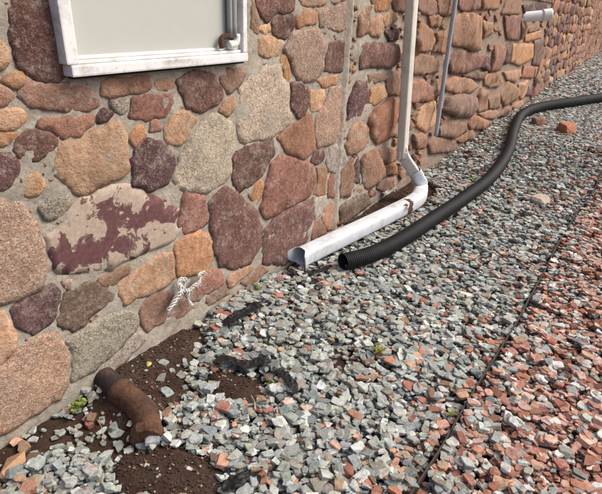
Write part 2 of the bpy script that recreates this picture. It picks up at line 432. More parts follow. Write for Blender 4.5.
S('O', 1.6, (177,244),(199,234),(205,236),(208,256),(205,271),(177,275),(176,258))
S('R', 1.5, (187,194),(203,199),(204,221),(197,231),(185,232),(177,223),(178,213),(185,205))
S('G', 2.2, (205,124),(213,117),(222,118),(231,127),(230,150),(229,170),(221,181),(207,188),(187,193),(173,178),(181,164),(189,140),(195,130))
S('G', 2.4, (243,92),(252,82),(267,69),(278,68),(284,85),(287,97),(288,120),(283,125),(269,135),(243,140.5),(238,127),(241,110))
S('W', 1.6, (219,79),(226,68),(236,66),(243.5,73),(240,85),(228,91),(222,88))
S('Y', 1.2, (223,100),(232,99),(235,110),(227,117),(222,111))
S('M', 1.8, (231,158),(247,148),(257,143),(270,143),(271,153),(261,165),(259,173),(241,190),(236,178))
S('Q', 1.8, (281,138),(291,127.5),(301,119.5),(309,117.5),(312,133),(310,153),(304,156),(289,150))
S('M', 1.5, (292,84),(301,82),(305,96),(305,115),(299,117),(290,109))
S('T', 1.3, (309,98),(312,94),(324,89),(323,97),(318,108),(312,111))
S('K', 1.7, (330,88),(340,87),(342,100),(341,129),(331,139),(318,147),(314,139),(316,121),(324,106))
S('O', 1.2, (319,81),(336,79),(336,84),(325,87))
S('K', 2.2, (288,50),(291,35),(303,31),(317,31),(324,49),(324,67),(320,77),(298,81),(296,70),(291,60))
S('M', 1.6, (325,53),(332,47),(342,45),(345,50),(342,67),(337,74),(326,70))
S('K', 1.8, (320,12),(343,6),(347,16),(346,24),(341,28),(332,25),(320,27))
S('O', 1.5, (298,17),(302,12),(317,12),(317,24),(300,26))
S('M', 1.9, (257,6),(258,-20),(293,-20),(292,8),(285,12),(275,13),(266,19))
S('M', 1.9, (273,22),(277,16),(291,14),(296,22),(291,30),(285,37),(279,37),(274,30))
S('T', 1.2, (259,28),(269,23),(272,30),(266,33.5))
S('T', 1.8, (255,52),(261,41),(270,38),(280,44.5),(277,52.6),(267,55.7))
S('O', 1.2, (281,55),(286,53),(289,69),(288,83),(284,83))
S('W', 1.2, (251,-8),(254.5,10),(256,22),(253,32),(250,30))
S('T', 1.2, (300,-14),(326,-14),(325,3),(303,4))
S('K', 1.2, (330,-14),(346,-14),(344,0),(331,4))
S('M', 2.2, (209,202),(226,190),(236,192),(241,202),(253,213),(258,229),(257,245),(247,259),(236,265),(222,265),(213,237))
S('R', 2.2, (262,208),(270,184),(273,164),(281,159),(289,163),(304,163),(312,172),(314,188),(301,199),(281,210),(268,216))
S('M', 2.0, (265,230),(272,219),(292,208),(310,201),(311,212),(308,232),(297,247),(284,262),(266,262))
S('O', 1.2, (251,194),(259,178),(264,184),(261,196),(257,203))
S('T', 1.4, (226,281),(233,276),(251,266),(255,269),(244,277),(229,284))
S('R', 1.2, (190,293),(200,279),(211,272),(220,272),(224,283),(205,294),(191,301))
S('W', 1.2, (172,306),(186,300),(192,306),(178,315),(168,317))
S('B', 1.2, (204,297),(224,288),(228,291),(207,302))
S('W', 1.2, (240,282),(261,268),(266,269),(247,284))
S('S', 1.0, (101,371),(118,352),(138,335),(144,337),(124,357),(106,374))
S('Y', 1.3, (316,186),(320,170),(326,168),(326,180),(322,193),(315,192))
S('R', 1.2, (327,181),(331,176),(336,184),(334,197),(328,196))
S('C', 1.3, (329,160),(331,147),(339,146),(342,159),(335,171),(329,171))
S('M', 1.3, (311.5,161),(314,150),(323,150),(325,155),(316,166))
S('C', 1.2, (313,209),(318,201),(325,198),(327,204),(315,217))
S('Y', 1.6, (324,211),(333,202),(337,209),(334,221),(326,228),(323,225))
S('W', 1.2, (311,228),(322,219),(323,231),(313,236))
S('W', 2.4, (341,170),(352,162),(353,176),(345,194),(338,197))
S('D', 1.5, (354,166),(358,158),(359,184),(352,183))
S('W', 4.0, (360,160),(365,156),(375,151),(382,168),(382,175),(367,188),(361,184))
S('W', 2.5, (379,150),(394,149),(395,158),(388,162),(381,159))
S('Q', 2.5, (384,167),(393,164),(395,173),(385,175))
S('W', 2.5, (380,180),(392,176),(393,184),(385,191),(379,188))
S('B', 2.6, (338,208),(367,192),(369,203),(346,221),(340,224))
S('Y', 3.0, (347,145),(353,126.5),(359,122.5),(368,126.5),(367,141),(357,150),(348,153))
S('Q', 3.0, (369,120),(377,110),(391,100),(398,102),(396,116),(391,135),(377,142),(370,137))
S('D', 2.8, (348,118),(350,98),(357,82),(368,82),(367,100),(357,116))
S('O', 2.2, (370,94),(371,88),(382,87),(383,95),(375,103),(370,102))
S('W', 2.4, (388,78),(399,72),(398,94),(389,92))
S('M', 3.4, (361,49),(369,43.5),(395,46),(397,59),(389,67),(369,65),(361,68))
S('W', 1.8, (369,77),(385,75),(385,80),(369,82))
S('Y', 2.4, (358,35),(360,18),(366,8),(368,14),(366,31))
S('T', 2.6, (369,18),(378,16),(380,26),(377,36),(370,32))
S('T', 2.2, (382,18),(391,12),(397,17),(386,25))
S('D', 2.2, (387,32),(397,30),(396,38),(389,39))
S('O', 3.0, (369,-12),(392,-12),(386,9),(376,10))
S('W', 2.4, (393,0),(404,-6),(404,11),(395,9))
S('W', 3.0, (418,5),(425,-8),(435,3),(437,12),(432,14),(422,10))
S('W', 3.0, (438,-10),(450,-10),(447,14),(439,15))
S('Y', 3.0, (431,18),(436,15),(440,18),(438,25),(432,24))
S('Y', 4.0, (417,40),(420,25),(430,31),(434,40),(430,49),(418,50))
S('Y', 3.4, (436,50),(438,34),(444,33),(446,40),(443,52))
S('W', 4.0, (415,62),(422,54),(432,59),(439,62),(437,71),(427,71),(415,74))
S('Q', 4.2, (413,93.5),(414,84),(423.5,82),(429,88),(428,99),(413,101))
S('Y', 3.6, (431,92),(436,81),(440,80),(438,93.5),(432,95))
S('T', 4.0, (417.6,125),(420,114),(427,103),(434,103),(433,124),(425,130))
S('W', 3.2, (416,135.5),(422,134),(426,140.5),(423,147),(417,147))
S('W', 4.5, (428,142),(444,139),(454,142),(449,150),(432,152))
S('Q', 3.0, (409,117),(415,127),(410,130))
S('R', 4.0, (461,-10),(479,-10),(479,8),(464,10),(460,6))
S('Y', 4.0, (481,-10),(499,-10),(498,8),(482,8))
S('Y', 6.0, (453,44),(456,18),(464,14),(481,17),(480,49),(472,49),(462,45))
S('Y', 4.5, (482.5,20),(491,24),(492,32),(484,37))
S('R', 5.5, (450,60),(459,51),(471,54),(484,58),(482,66),(464,72),(452,72))
S('Y', 5.5, (446,83),(454,78),(471,80),(477,86),(472,91),(459,92),(447,89))
S('B', 6.0, (445,110),(449,98),(464,94),(475,98.5),(475,110),(469,117),(455,115))
S('Y', 5.0, (477,104),(482,90),(487,92),(486,109),(479,111))
S('W', 5.0, (442,129),(452,122),(465.5,125.5),(466,130),(452,137),(441,134))
S('Q', 5.0, (469,124),(474,116),(484,119.5),(489,122),(484,127),(471,128))
S('Y', 5.0, (489,78),(499,74),(500,83),(490,87))
S('W', 5.0, (488,98.5),(498,94),(499,107),(491,108))
S('Y', 5.0, (481,115),(494,109.5),(498,112),(494,118),(483,118))
S('W', 4.5, (457,141),(472,130),(473,136),(461,142))
S('R', 5.0, (506,17),(520,17),(518.5,39.5),(508,38))
S('W', 4.5, (521,18),(525,21),(525,35),(521,39))
S('W', 5.0, (503,13.5),(509,0),(521,-6),(519,13))
S('D', 4.5, (502,63),(503.5,47),(511,44),(508,62))
S('O', 6.0, (510,62),(514,45.5),(532,45),(533,58),(520,64))
S('B', 4.5, (534,64),(535.5,42),(543,39),(542,50),(538,65))
S('Q', 5.0, (491,71),(496,47),(502.5,45.5),(499,69))
S('D', 4.5, (483.5,68),(487,58),(490,58),(487,70))
S('O', 4.5, (525,35),(541,31),(540,37),(526,41))
S('W', 4.5, (542,65),(543,50),(549,48.5),(547,67))
S('Y', 5.0, (484,76),(498,71),(502,82),(497,86),(486,84))
S('Y', 5.5, (501,95.5),(508,83),(515.5,89.5),(515,98.6),(505,104.6))
S('T', 5.5, (518,95.5),(520,85),(527.5,81),(526,91),(521.6,98.6))
S('D', 4.5, (527,95.5),(529,86.5),(533,86.5),(531,95))
S('W', 5.0, (500,116),(505,107),(510,108),(510,114))
S('Y', 5.0, (512.5,107),(522,100),(523,107),(517,110.5))
S('Q', 4.5, (523,77),(525,67),(534,68),(532,77))
S('Y', 4.5, (535.5,77),(537,68),(543,68),(543,77))
S('W', 5.0, (535,93),(536,80),(543,79),(542,90))
S('Y', 5.0, (505,73),(520,71),(521.6,76),(514,82),(508,79))
S('W', 4.5, (544.5,90),(546,79),(549,79),(548.5,89))
S('W', 4.0, (527,28),(538,26),(541,30),(529,33))
S('D', 4.0, (524,6),(545,4),(547,10),(526,12))
S('B', 4.0, (464,77),(476,74),(486,72),(482,79),(470,78))

def stone_mesh(poly3, nrm, udir, proud, seed, rough=1.0, coarse=False, step=.014):
    """poly3: outline points on the wall face. Returns verts, faces (world space)"""
    cen = sum(poly3, Vector()) / len(poly3)
    P = poly3
    # one corner-cutting pass keeps the broken outline but not razor corners
    Q = []
    for a, b in zip(P, P[1:] + P[:1]):
        L = (b - a).length; c = min(.2, .009 / max(L, 1e-4)); Q += [a.lerp(b, c), a.lerp(b, 1 - c)]
    out = []
    for a, b in zip(Q, Q[1:] + Q[:1]):
        n = max(1, int((b - a).length / step))
        for k in range(n): out.append(a.lerp(b, k / n))
    if len(out) > 72: out = out[::2] if len(out) > 110 else out
    o = Vector((seed * 3.17, seed * 1.3, 0)); sz = max((q - cen).length for q in out)
    up = Vector((0, 0, 1)); jit = min(.011, sz * .09) * rough
    pts = []
    for q in out:
        d = (q - cen); dl = d.length
        j = noise.noise(q * 17 + o) * jit + noise.noise(q * 48 + o) * jit * .7 + noise.noise(q * 110 + o) * jit * .4
        pts.append(q + d / max(dl, 1e-5) * j)
    # face of the stone: an even net inside the outline, cut by a few broken planes
    N = len(pts); fq = 1.0 if step < .02 else .45
    P2 = np.array([((p - cen).dot(udir), p.z - cen.z) for p in pts]); base_off = [(p - cen).dot(nrm) for p in pts]
    lo, hi = P2.min(0), P2.max(0); ext = hi - lo; gs = max(step * 1.15, math.sqrt(max(ext[0] * ext[1], 1e-6)) / 13) if not coarse else max(ext) / 3.2
    gx_, gz_ = np.meshgrid(np.arange(lo[0], hi[0], gs), np.arange(lo[1], hi[1], gs)); I = np.stack([gx_.ravel(), gz_.ravel()], 1)
    rr_ = np.random.default_rng(int(seed) + 77); I = I + rr_.uniform(-.3, .3, I.shape) * gs
    A0 = P2; B0 = np.roll(P2, -1, 0); AB = B0 - A0; L2 = (AB**2).sum(1) + 1e-12
    def bdist(Q):
        t = np.clip(((Q[:, None, :] - A0[None]) * AB[None]).sum(2) / L2[None], 0, 1)
        return np.sqrt(((Q[:, None, :] - (A0[None] + t[..., None] * AB[None]))**2).sum(2).min(1))
    I = I[inpoly(P2, I[:, 0], I[:, 1])] if len(I) else I
    if len(I): I = I[bdist(I) > gs * .33]
    allp = [Vector((float(a), float(b))) for a, b in np.concatenate([P2, I])]
    ed = [(k, (k + 1) % N) for k in range(N)]
    vo, eo, fo, ov, oe, of = delaunay_2d_cdt(allp, ed, [], 1, 1e-5)
    Q = np.array([[v.x, v.y] for v in vo]); onb = np.array([any(k < N for k in o_) for o_ in ov]); dd = bdist(Q); dd[onb] = 0
    small = min(ext) * .5; bw = min(.009 + proud * .22, small * .45)
    prof = .55 + .45 * (1 - (1 - np.clip(dd / bw, 0, 1))**2.2)
    tilt = .16 * rough; h = np.full(len(Q), proud * 1.25)
    for _ in range(5):
        g2 = rr_.normal(0, tilt * min(1.0, proud / (small + 1e-4) * 2.2), 2); c0 = rr_.uniform(-.35, .35, 2) * ext
        h = np.minimum(h, proud * rr_.uniform(.95, 1.2) + (Q - c0) @ g2)
    amp = (.0016 + proud * .10) * rough
    for k in range(len(Q)):
        w3 = Vector((Q[k, 0], 0, Q[k, 1])) * fq + o
        h[k] += amp * noise.noise(w3 * 16) + amp * .7 * noise.noise(w3 * 38) + amp * .5 * noise.noise(w3 * 85) + amp * .9 * (abs(noise.noise(w3 * 9)) - .2)
    h = np.maximum(h * prof, .0035 * np.minimum(1, dd / .004) + .002)
    vs = [cen + udir * float(Q[k, 0]) + Vector((0, 0, float(Q[k, 1]))) + nrm * float(h[k]) for k in range(len(Q))]
    fs = []
    for f in fo:
        a, b, c = Q[f[0]], Q[f[1]], Q[f[2]]
        fs.append(tuple(f) if (b[0]-a[0])*(c[1]-a[1]) - (b[1]-a[1])*(c[0]-a[0]) > 0 else tuple(f[::-1]))
    ring = {}
    for k, o_ in enumerate(ov):
        for q in o_:
            if q < N: ring[q] = k
    rk = [ring[q] for q in range(N) if q in ring]; nb = len(vs)
    for k in rk: vs.append(cen + udir * float(Q[k, 0]) + Vector((0, 0, float(Q[k, 1]))) - nrm * .05)
    for a in range(len(rk)):
        b = (a + 1) % len(rk); fs.append((rk[b], rk[a], nb + a, nb + b))
    return vs, fs, cen
NL, UL = Vector((0, -1, 0)), Vector((1, 0, 0))
UR = Vector((1, KR, 0)).normalized(); NR = Vector((KR, -1, 0)).normalized()
def orient(poly):                        # counter-clockwise seen from in front
    a = sum(p.x * q.z - q.x * p.z for p, q in zip(poly, poly[1:] + poly[:1]))
    return poly if a > 0 else poly[::-1]
def add_stone(key, proud, poly3, right, seed, rough=1.0, step=.014):
    vs, fs, cen = stone_mesh(orient(poly3), NR if right else NL, UR if right else UL, proud, seed, rough, None, step)
    kind, col = COL[key]
    o = mesh_obj('stone', vs, fs, SM[kind], house, True, cen)
    f = random.uniform(.82, 1.2); o.color = (col[0] * f * random.uniform(.94, 1.06), col[1] * f, col[2] * f * random.uniform(.93, 1.07), 1)
    return o
mask = np.zeros((560, 640), bool); yy, xx = np.mgrid[0:560, 0:640]; yy = yy - 30; xx = xx - 20
def stamp(pts):
    global mask
    mask |= inpoly(np.array(pts, float), xx + .5, yy + .5)
lab = np.zeros(mask.shape, np.int16)
lab[inpoly(np.array([(52,-30),(253,-30),(253,69),(68,84)], float), xx + .5, yy + .5)] = 999
for i, (k, pr, pts) in enumerate(ST): lab[inpoly(np.array(pts, float), xx + .5, yy + .5)] = i + 1
def lab_at(p):
    a, b = int(p[1] + 30), int(p[0] + 20)
    return lab[a, b] if 0 <= a < lab.shape[0] and 0 <= b < lab.shape[1] else 0
def grow(i, pts):
    P = np.array(pts, float)
    ar = .5 * sum(P[k-1][0] * P[k][1] - P[k][0] * P[k-1][1] for k in range(len(P)))
    if ar < 0: P = P[::-1]
    Q = []; cor = []
    for a, b in zip(P, np.roll(P, -1, 0)):
        n = max(1, int(np.linalg.norm(b - a) / 7)); Q += [a + (b - a) * k / n for k in range(n)]; cor += [1.35] + [1.0] * (n - 1)
    Q = np.array(Q); T_ = np.roll(Q, -1, 0) - np.roll(Q, 1, 0); Nn = np.stack([T_[:, 1], -T_[:, 0]], 1); Nn /= np.linalg.norm(Nn, axis=1)[:, None] + 1e-6
    cx_ = P[:, 0].mean(); lim, gap = (5.0, 1.5) if cx_ < 346 else ((2.6, 1.1) if cx_ < 460 else (1.6, .8)); out = []
    for p, n, c_ in zip(Q, Nn, cor):
        d = 0.0; m = lim * random.uniform(.6, .85) * c_
        while d < m:
            hit = lab_at(p + n * (d + gap)); 
            if hit not in (0, i + 1): d -= .3; break
            d += .5
        out.append(tuple(p + n * max(0, d * .92)))
    lab[inpoly(np.array(out), xx + .5, yy + .5) & ((lab == 0) | (lab == i + 1))] = i + 1
    return out
for i, (k, pr, pts) in enumerate(ST):
    pts = grow(i, pts); stamp(pts); right = sum(p[0] for p in pts) / len(pts) > 345
    poly = [PW(x, y, 0, right) for x, y in pts]
    pc = sum(poly, Vector()) / len(poly); poly = [pc + (p - pc) * 1.01 for p in poly]
    far = poly[0].x > 6
    add_stone(k, pr * (.0065 if not right else .010), poly, right, i + 1, 1.0 if not right else (1.7 if poly[0].x > 4.2 else 1.3), .014 if not far else .035)
stamp([(52,-30),(252,-30),(252,66),(68,82)])      # the window opening

# small chinking stones in the gaps: too small to pick out singly
def base_px(x): return np.interp(x, [0, 90, 150, 200, 290, 340, 400, 440, 540, 602], [440, 374, 325, 297, 258, 226, 184, 156, 92, 56])
def join_stuff(name, items, keymat):
    V, F, cc = [], [], []
    for vs, fs in items:
        b = len(V); V += vs; F += [tuple(i + b for i in f) for f in fs]
    o = mesh_obj(name, V, F, SM[keymat], house); o['kind'] = 'stuff'; return o
chink = {'W': [], 'Y': [], 'R': []}; r2 = random.Random(5)
for it in range(5000):
    x = r2.uniform(346, 549) if it % 2 else r2.uniform(-10, 345); y = r2.uniform(-12, 240) if x > 346 else r2.uniform(-12, 430)
    if y > base_px(x) - 3: continue
    rx = r2.uniform(1.6, 5.5) if x > 346 else r2.uniform(1.3, 3.5); ry = r2.uniform(1.6, 5.0) if x > 346 else r2.uniform(1.2, 2.6)
    if x < 346 and r2.random() < .75: continue
    n = r2.randint(5, 7); a0 = r2.uniform(0, 6.28)
    pts = [(x + rx * r2.uniform(.75, 1.1) * math.cos(a0 + 6.283 * k / n), y + ry * r2.uniform(.75, 1.1) * math.sin(a0 + 6.283 * k / n)) for k in range(n)]
    big = [(x + (px - x) * 1.25, y + (py - y) * 1.25) for px, py in pts]
    bx0, by0 = int(x - rx * 1.5) + 20, int(y - ry * 1.5) + 30
    sl = (slice(max(0, by0), by0 + int(3 * ry) + 3), slice(max(0, bx0), bx0 + int(3 * rx) + 3))
    mm = inpoly(np.array(big), xx[sl] + .5, yy[sl] + .5)
    if (mm & mask[sl]).any(): continue
    mask[sl] |= mm
    right = x > 346; poly = orient([PW(a, b, 0, right) for a, b in pts])
    vs, fs, cen = stone_mesh(poly, NR if right else NL, UR if right else UL, (.012 + .014 * r2.random()) if right else .007, it, 1.4, True, .03)
    chink[r2.choice('WWYYR')].append((vs, fs))
for k, it in chink.items():
    o = join_stuff('small_stones', it, COL[k][0]); o.color = (*COL[k][1], 1)

# the far run and the courses just outside the picture: irregular rubble from relaxed cells
def cells(x0, x1, z0, z1, sx, sz, seed):
    rr = np.random.default_rng(seed); P = []
    z = z0; row = 0
    while z < z1:
        h = sz * rr.uniform(.8, 1.25); x = x0 + rr.uniform(-sx, 0)
        while x < x1: wd = sx * rr.uniform(.55, 1.5); P.append((x + wd / 2 , z + h / 2 + rr.uniform(-.25, .25) * h)); x += wd
        z += h
    P = np.array(P); asp = sx / sz; Q = P * [1 / asp, 1]; out = []
    for i, p in enumerate(Q):
        poly = [np.array(v) for v in ((p[0]-1, p[1]-1), (p[0]+1, p[1]-1), (p[0]+1, p[1]+1), (p[0]-1, p[1]+1))]
        d = ((Q - p)**2).sum(1); near = np.argsort(d)[1:14]
        for j in near:
            m = (p + Q[j]) / 2; n = Q[j] - p; L = np.linalg.norm(n); n = n / L; m = m - n * .012
            new = []
            for a, b in zip(poly, poly[1:] + poly[:1]):
                da, db = (a - m) @ n, (b - m) @ n
                if da <= 0: new.append(a)
                if da * db < 0: new.append(a + (b - a) * da / (da - db))
            poly = new
            if len(poly) < 3: break
        if len(poly) >= 3: out.append([(min(max(q[0] * asp, x0), x1), min(max(q[1], z0), z1)) for q in poly])
    return out
def on_wall(x, z): return Vector((x, wall_y(x), z))
keys = 'WYWYQBRDOTW'
cnt = len(ST); tail = {'W': [], 'Y': [], 'R': []}
far = sorted(cells(11.4, 32.5, 0.0, 2.3, .62, .24, 3), key=lambda c: min(p[0] for p in c))
for j, c in enumerate(far):
    if max(p[0] for p in c) - min(p[0] for p in c) < .1 or max(p[1] for p in c) - min(p[1] for p in c) < .05: continue
    poly = [on_wall(x, max(z, -.1)) for x, z in c]
    if cnt < 300:
        add_stone(random.choice(keys), random.uniform(.035, .075), poly, True, 500 + j, 1.9, .06); cnt += 1
    else:
        vs, fs, cen = stone_mesh(orient(poly), NR, UR, random.uniform(.03, .07), 500 + j, 1.8, True, .12)
        tail[random.choice('WYR')].append((vs, fs))
for reg, (x0, x1, z0, z1) in enumerate(((-1.5, .42, 0.02, 1.6), (-1.5, 1.0, 1.66, 2.5), (2.1, 11.4, 1.76, 2.5))):
    for j, c in enumerate(cells(x0, x1, z0, z1, .24, .17, 20 + reg)):
        if max(p[0] for p in c) - min(p[0] for p in c) < .05 or max(p[1] for p in c) - min(p[1] for p in c) < .04 or (min(p[0] for p in c) < XJ + .05 and max(p[0] for p in c) > XJ - .05): continue
        rt = c[0][0] > XJ
        poly = [on_wall(x, z) for x, z in c]
        if reg == 0:   # leave alone what the traced stones cover
            q, _ = project(np.array([[*p] for p in poly]))
            if (q[:, 0] > -16).any(): continue
        vs, fs, cen = stone_mesh(orient(poly), NR if rt else NL, UR if rt else UL, .02, 700 + j, 1.0, True, .03)
        tail[random.choice('WYR')].append((vs, fs))
for k, it in tail.items():
    o = join_stuff('distant_stones', it, COL[k][0]); o.color = (*COL[k][1], 1)
def boxed(name, x0, x1, y0, y1, z0, z1, mat, parent, bev=.004):
    return bm_obj(name, box_bm((x0, y0, z0), (x1, y1, z1), bev), mat, parent)

# ------------------------------------------------------------------ window (a part of the house)
yf = YL - .055                                      # front of the frame
xl, xr = PY(68, 70, yf).x, PY(247.5, 50, yf).x
zb_ = PY(70, 78, yf).z; zt_ = 2.35
fw = PY(76, 50, yf).x - PY(63, 50, yf).x            # width of the casing
sh = PY(120, 60, yf).z - PY(120, 73.5, yf).z
win = boxed('window', xl + .02, xr - .02, YL - .012, YL + .06, zb_ + .02, zt_, VOID, house, 0)
boxed('frame', xl, xl + fw, yf, YL + .03, zb_ + sh * .86, zt_, WHITE, win, .006)
boxed('frame', xr - fw * .62, xr, yf, YL + .03, zb_ + sh * .86, zt_, WHITE, win, .006)
boxed('frame', xl, xr, yf + .001, YL + .03, zt_, zt_ + .07, WHITE, win, .006)
sill_bm = box_bm((xl + .012, yf - .004, zb_), (xr + .002, YL + .03, zb_ + sh * .84), .007)
bm_obj('sill', sill_bm, WHITE, win)
boxed('track', xl + fw + .002, xr - fw * .62 - .002, yf + .012, YL + .02, zb_ + sh * .84 + .001, zb_ + sh * .84 + .013, WHITE, win, .003)
boxed('track', xl + fw + .002, xr - fw * .62 - .002, yf + .026, YL + .02, zb_ + sh * .84 + .014, zb_ + sh * .84 + .026, PVC, win, .003)
boxed('sealant', xl + .03, xr - .01, YL - .04, YL + .02, zb_ - .009, zb_ + .001, VOID, win, .002)
boxed('pane', xl + fw - .004, xr - fw * .62 + .004, YL - .022, YL - .014, zb_ + sh, zt_, PANE, win, 0)
# grey tube that comes down inside the frame
tube = thing('window_drain_tube', 'grey tube with rusty elbow in the window corner', 'tube', (xr - .1, yf, zb_ + .1))
yt = YL - .042
ta, tb = PY(231, -40, yt), PY(232.5, 42, yt); r_ = .014
for dx, rr in ((-.017, .012), (.008, .016)):
    pth = [Vector((ta.x + dx, yt, 2.3)), Vector((tb.x + dx, yt, tb.z))]
    v_, f_ = sweep(resample([pth[0], pth[1]], .05), circ(rr, 14), frames(resample([pth[0], pth[1]], .05), Vector((0, 1, 0))))
    mesh_obj('tube', v_, f_, GREYTUBE, tube, True, pth[1].copy())
e = [PY(236, 34, yt), PY(236, 40, yt), PY(234, 44, yt), PY(228, 45, yt)]
e = catmull(e, 6); v_, f_ = sweep(e, circ(.019, 14), frames(e, Vector((0, 1, 0)))); mesh_obj('elbow', v_, f_, PVC, tube, True, e[0].copy())
rc = [PY(229, 36, yt - .004), PY(223, 37, yt - .004), PY(221, 42, yt - .004), PY(222, 48, yt - .004)]
rc = catmull(rc, 6); v_, f_ = sweep(rc, circ(lambda i: .012 + .002 * noise.noise(Vector((i * .35, 1, 1))), 10), frames(rc, Vector((0, 1, 0)))); mesh_obj('rusty_clamp', v_, f_, RUST, tube, True, rc[0].copy())

# ------------------------------------------------------------------ downspout and its outlet
ds = thing('downspout', 'beige rain downspout with white outlet pipe lying on the gravel', 'downspout', G(420, 195))
yd = 1.66
t0, t1 = PY(412, 0, yd), PY(402.5, 148, yd)
dirn = (t0 - t1).normalized()
top = t1 + dirn * 1.9
E1 = G(421, 184, .15); E2 = G(417, 199, .085)
pth = [top, t1 + dirn * .05, t1, t1.lerp(E1, .12) - Vector((0, 0, .04)), t1.lerp(E1, .8), E1]
pth = resample(catmull(pth, 10), .02)
fr = frames(pth, Vector((0, -1, 0)))
v_, f_ = sweep(pth, srect(.092, .072, 28, .32), fr); mesh_obj('spout', v_, f_, BEIGE, ds, True, t1.copy())
for zc in (1.35,):
    pass
end = G(297, 259, .058)
wp = [t1.lerp(E1, .62), t1.lerp(E1, .86), E1 + Vector((0, 0, -.035)), E2, G(392, 213, .072), G(345, 236, .066), end]
wp = resample(catmull(wp, 14), .0125)
L = len(wp); KS = 32
rs = random.Random(3)
def wsec(i, k):
    a = 2 * math.pi * k / KS; c, d = math.cos(a), math.sin(a); e = .5
    t = i / (L - 1)
    wd, ht = .118, .105
    # elbow corrugation and a seam lip where the straight piece slips over the elbow
    rip = 1 + (.025 * math.sin(i * 1.6) if .10 < t < .26 else 0) + (.02 if .30 < t < .31 else 0)
    dent = 1 + .012 * noise.noise(Vector((i * .05, c * 2, d * 2)))
    return math.copysign(abs(c)**e, c) * wd / 2 * rip * dent, math.copysign(abs(d)**e, d) * ht / 2 * rip * dent
wsec.K = KS
TEAR = [.0] * KS
for k in range(KS):
    a = 2 * math.pi * k / KS
    TEAR[k] = .055 * max(0, math.cos(a - math.pi * .0)) ** 2 + .05 * max(0, math.cos(a - math.pi)) ** 2 - .03 + .01 * math.sin(3 * a + 1)
def wwarp(i, k, q, t, n, s):
    j = L - 1 - i
    if j < 7:
        f = (1 - j / 7.0); q = q + t * TEAR[k] * f
        if j < 3: q = q + (s * math.cos(2 * math.pi * k / KS)) * .010 * (1 - j / 3) + n * .006 * math.sin(2*math.pi*k/KS) * (1 - j / 3)
    return q
fr = frames(wp, Vector((0, 0, 1)) if abs((wp[1] - wp[0]).normalized().z) < .9 else Vector((0, -1, 0)))
# keep the flat of the section level along the run
fr2 = []
for (t, n, s) in fr:
    u = Vector((0, 0, 1)) - t * t.z
    if u.length > .35: n2 = u.normalized()
    else: n2 = n
    fr2.append((t, n2, t.cross(n2)))
v_, f_ = sweep(wp, wsec, fr2, False, wwarp)
op = mesh_obj('outlet_pipe', v_, f_, PIPEW, ds, True, end.copy())
pc = min(range(L), key=lambda i: abs(project(np.array([[*wp[i]]]))[0][0][0] - 405) + (0 if i > L * .25 else 1e3))
PV, PF, idx = [], [], {}
def pv(i, k):
    k %= KS
    if (i, k) not in idx:
        q = v_[i * KS + k]; idx[(i, k)] = len(PV); PV.append(q + (q - wp[i]).normalized() * .0052)
    return idx[(i, k)]
def facing(k): return (v_[pc * KS + k % KS] - wp[pc]).normalized().dot(Vector((-.3, -.8, .5)))
kc = max(range(KS), key=facing)
for i in range(pc - 4, pc + 5):
    for dk in range(-7, 8):
        if (i - pc - .25 * dk * math.copysign(1, 1))**2 / 7 + dk * dk / 40 + .9 * noise.noise(Vector((i * .7, dk * .7, 3))) < 1: PF.append((pv(i, kc+dk), pv(i, kc+dk+1), pv(i+1, kc+dk+1), pv(i+1, kc+dk)))
rpch = mesh_obj('rust_patch', PV, PF, RUST, ds, True, wp[pc].copy())
md = op.modifiers.new('wall', 'SOLIDIFY'); md.thickness = .003; md.offset = -1
# strap that holds the spout to the wall

# ------------------------------------------------------------------ corrugated black pipe
cp = [G(343, 262, .062), G(372, 254, .062), G(402, 239, .064), G(436, 217, .066), G(466, 197, .066), G(492, 176, .064), G(508, 152, .062), G(514, 130, .064), G(522, 115.5, .066),
      G(540, 108.5, .066), G(570, 104, .066), G(602, 99, .066), G(650, 92, .066)]
cpath = catmull(cp, 24)
PITCH = .016
near = resample(cpath, PITCH / 4)
PXS = [0, 1, 2.6, 4.5, 6, 8, 14]; PRS = [.052, .053, .057, .061, .068, .082, .088]
def RPx(i): return float(np.interp(i * PITCH / 4, PXS, PRS))
def crad(i): return RPx(i) * (1.04 if (i % 4) in (0, 1) else .94)
nlim = min(len(near), int(12.0 / (PITCH / 4)))
near = [p + Vector((0, 0, RPx(i) - .053)) for i, p in enumerate(near[:nlim])]
v_, f_ = sweep(near, circ(crad, 16), None, False)
bp = mesh_obj('corrugated_pipe', v_, f_, BLACKP, None, True, near[0].copy())
md = bp.modifiers.new('wall', 'SOLIDIFY'); md.thickness = .0035; md.offset = -1
tag(bp, 'black corrugated plastic drain pipe snaking across the grey gravel', 'drain pipe')

# ------------------------------------------------------------------ conduit on the wall and the PVC stub
c0, c1 = PW(455.5, 0, .07, True), PW(436, 134, .07, True)
cd = (c0 - c1).normalized(); cpth = resample([c1 - cd * .02, c1 + cd * 2.0], .04)
v_, f_ = sweep(cpth, circ(.021, 14), frames(cpth, Vector((0, 1, 0)))); cd_o = mesh_obj('conduit', v_, f_, GALV, None, True, c1.copy())
tag(cd_o, 'thin galvanised grey conduit running up the rough stone wall', 'conduit')
a_, b_ = PW(521, 17.5, -.05, True), PW(547, 11, .30, True)
b_ = PW(547, 11.5, .34, True)
stub = thing('drain_stub', 'short white plastic pipe stub poking out of the far wall', 'pipe', a_)
b_ = a_ + Vector((.57, -.81, .13)).normalized() * .46
dr = (b_ - a_); p1 = a_ + dr * .68
s1 = resample([a_, p1 + dr * .02], .02); s2 = resample([p1, b_], .02)
v_, f_ = sweep(s1, circ(.075, 20)); mesh_obj('pipe', v_, f_, PVC, stub, True, a_.copy())
v_, f_ = sweep(s2, circ(.086, 20), None, True); co = mesh_obj('coupling', v_, f_, PVC, stub, True, p1.copy())

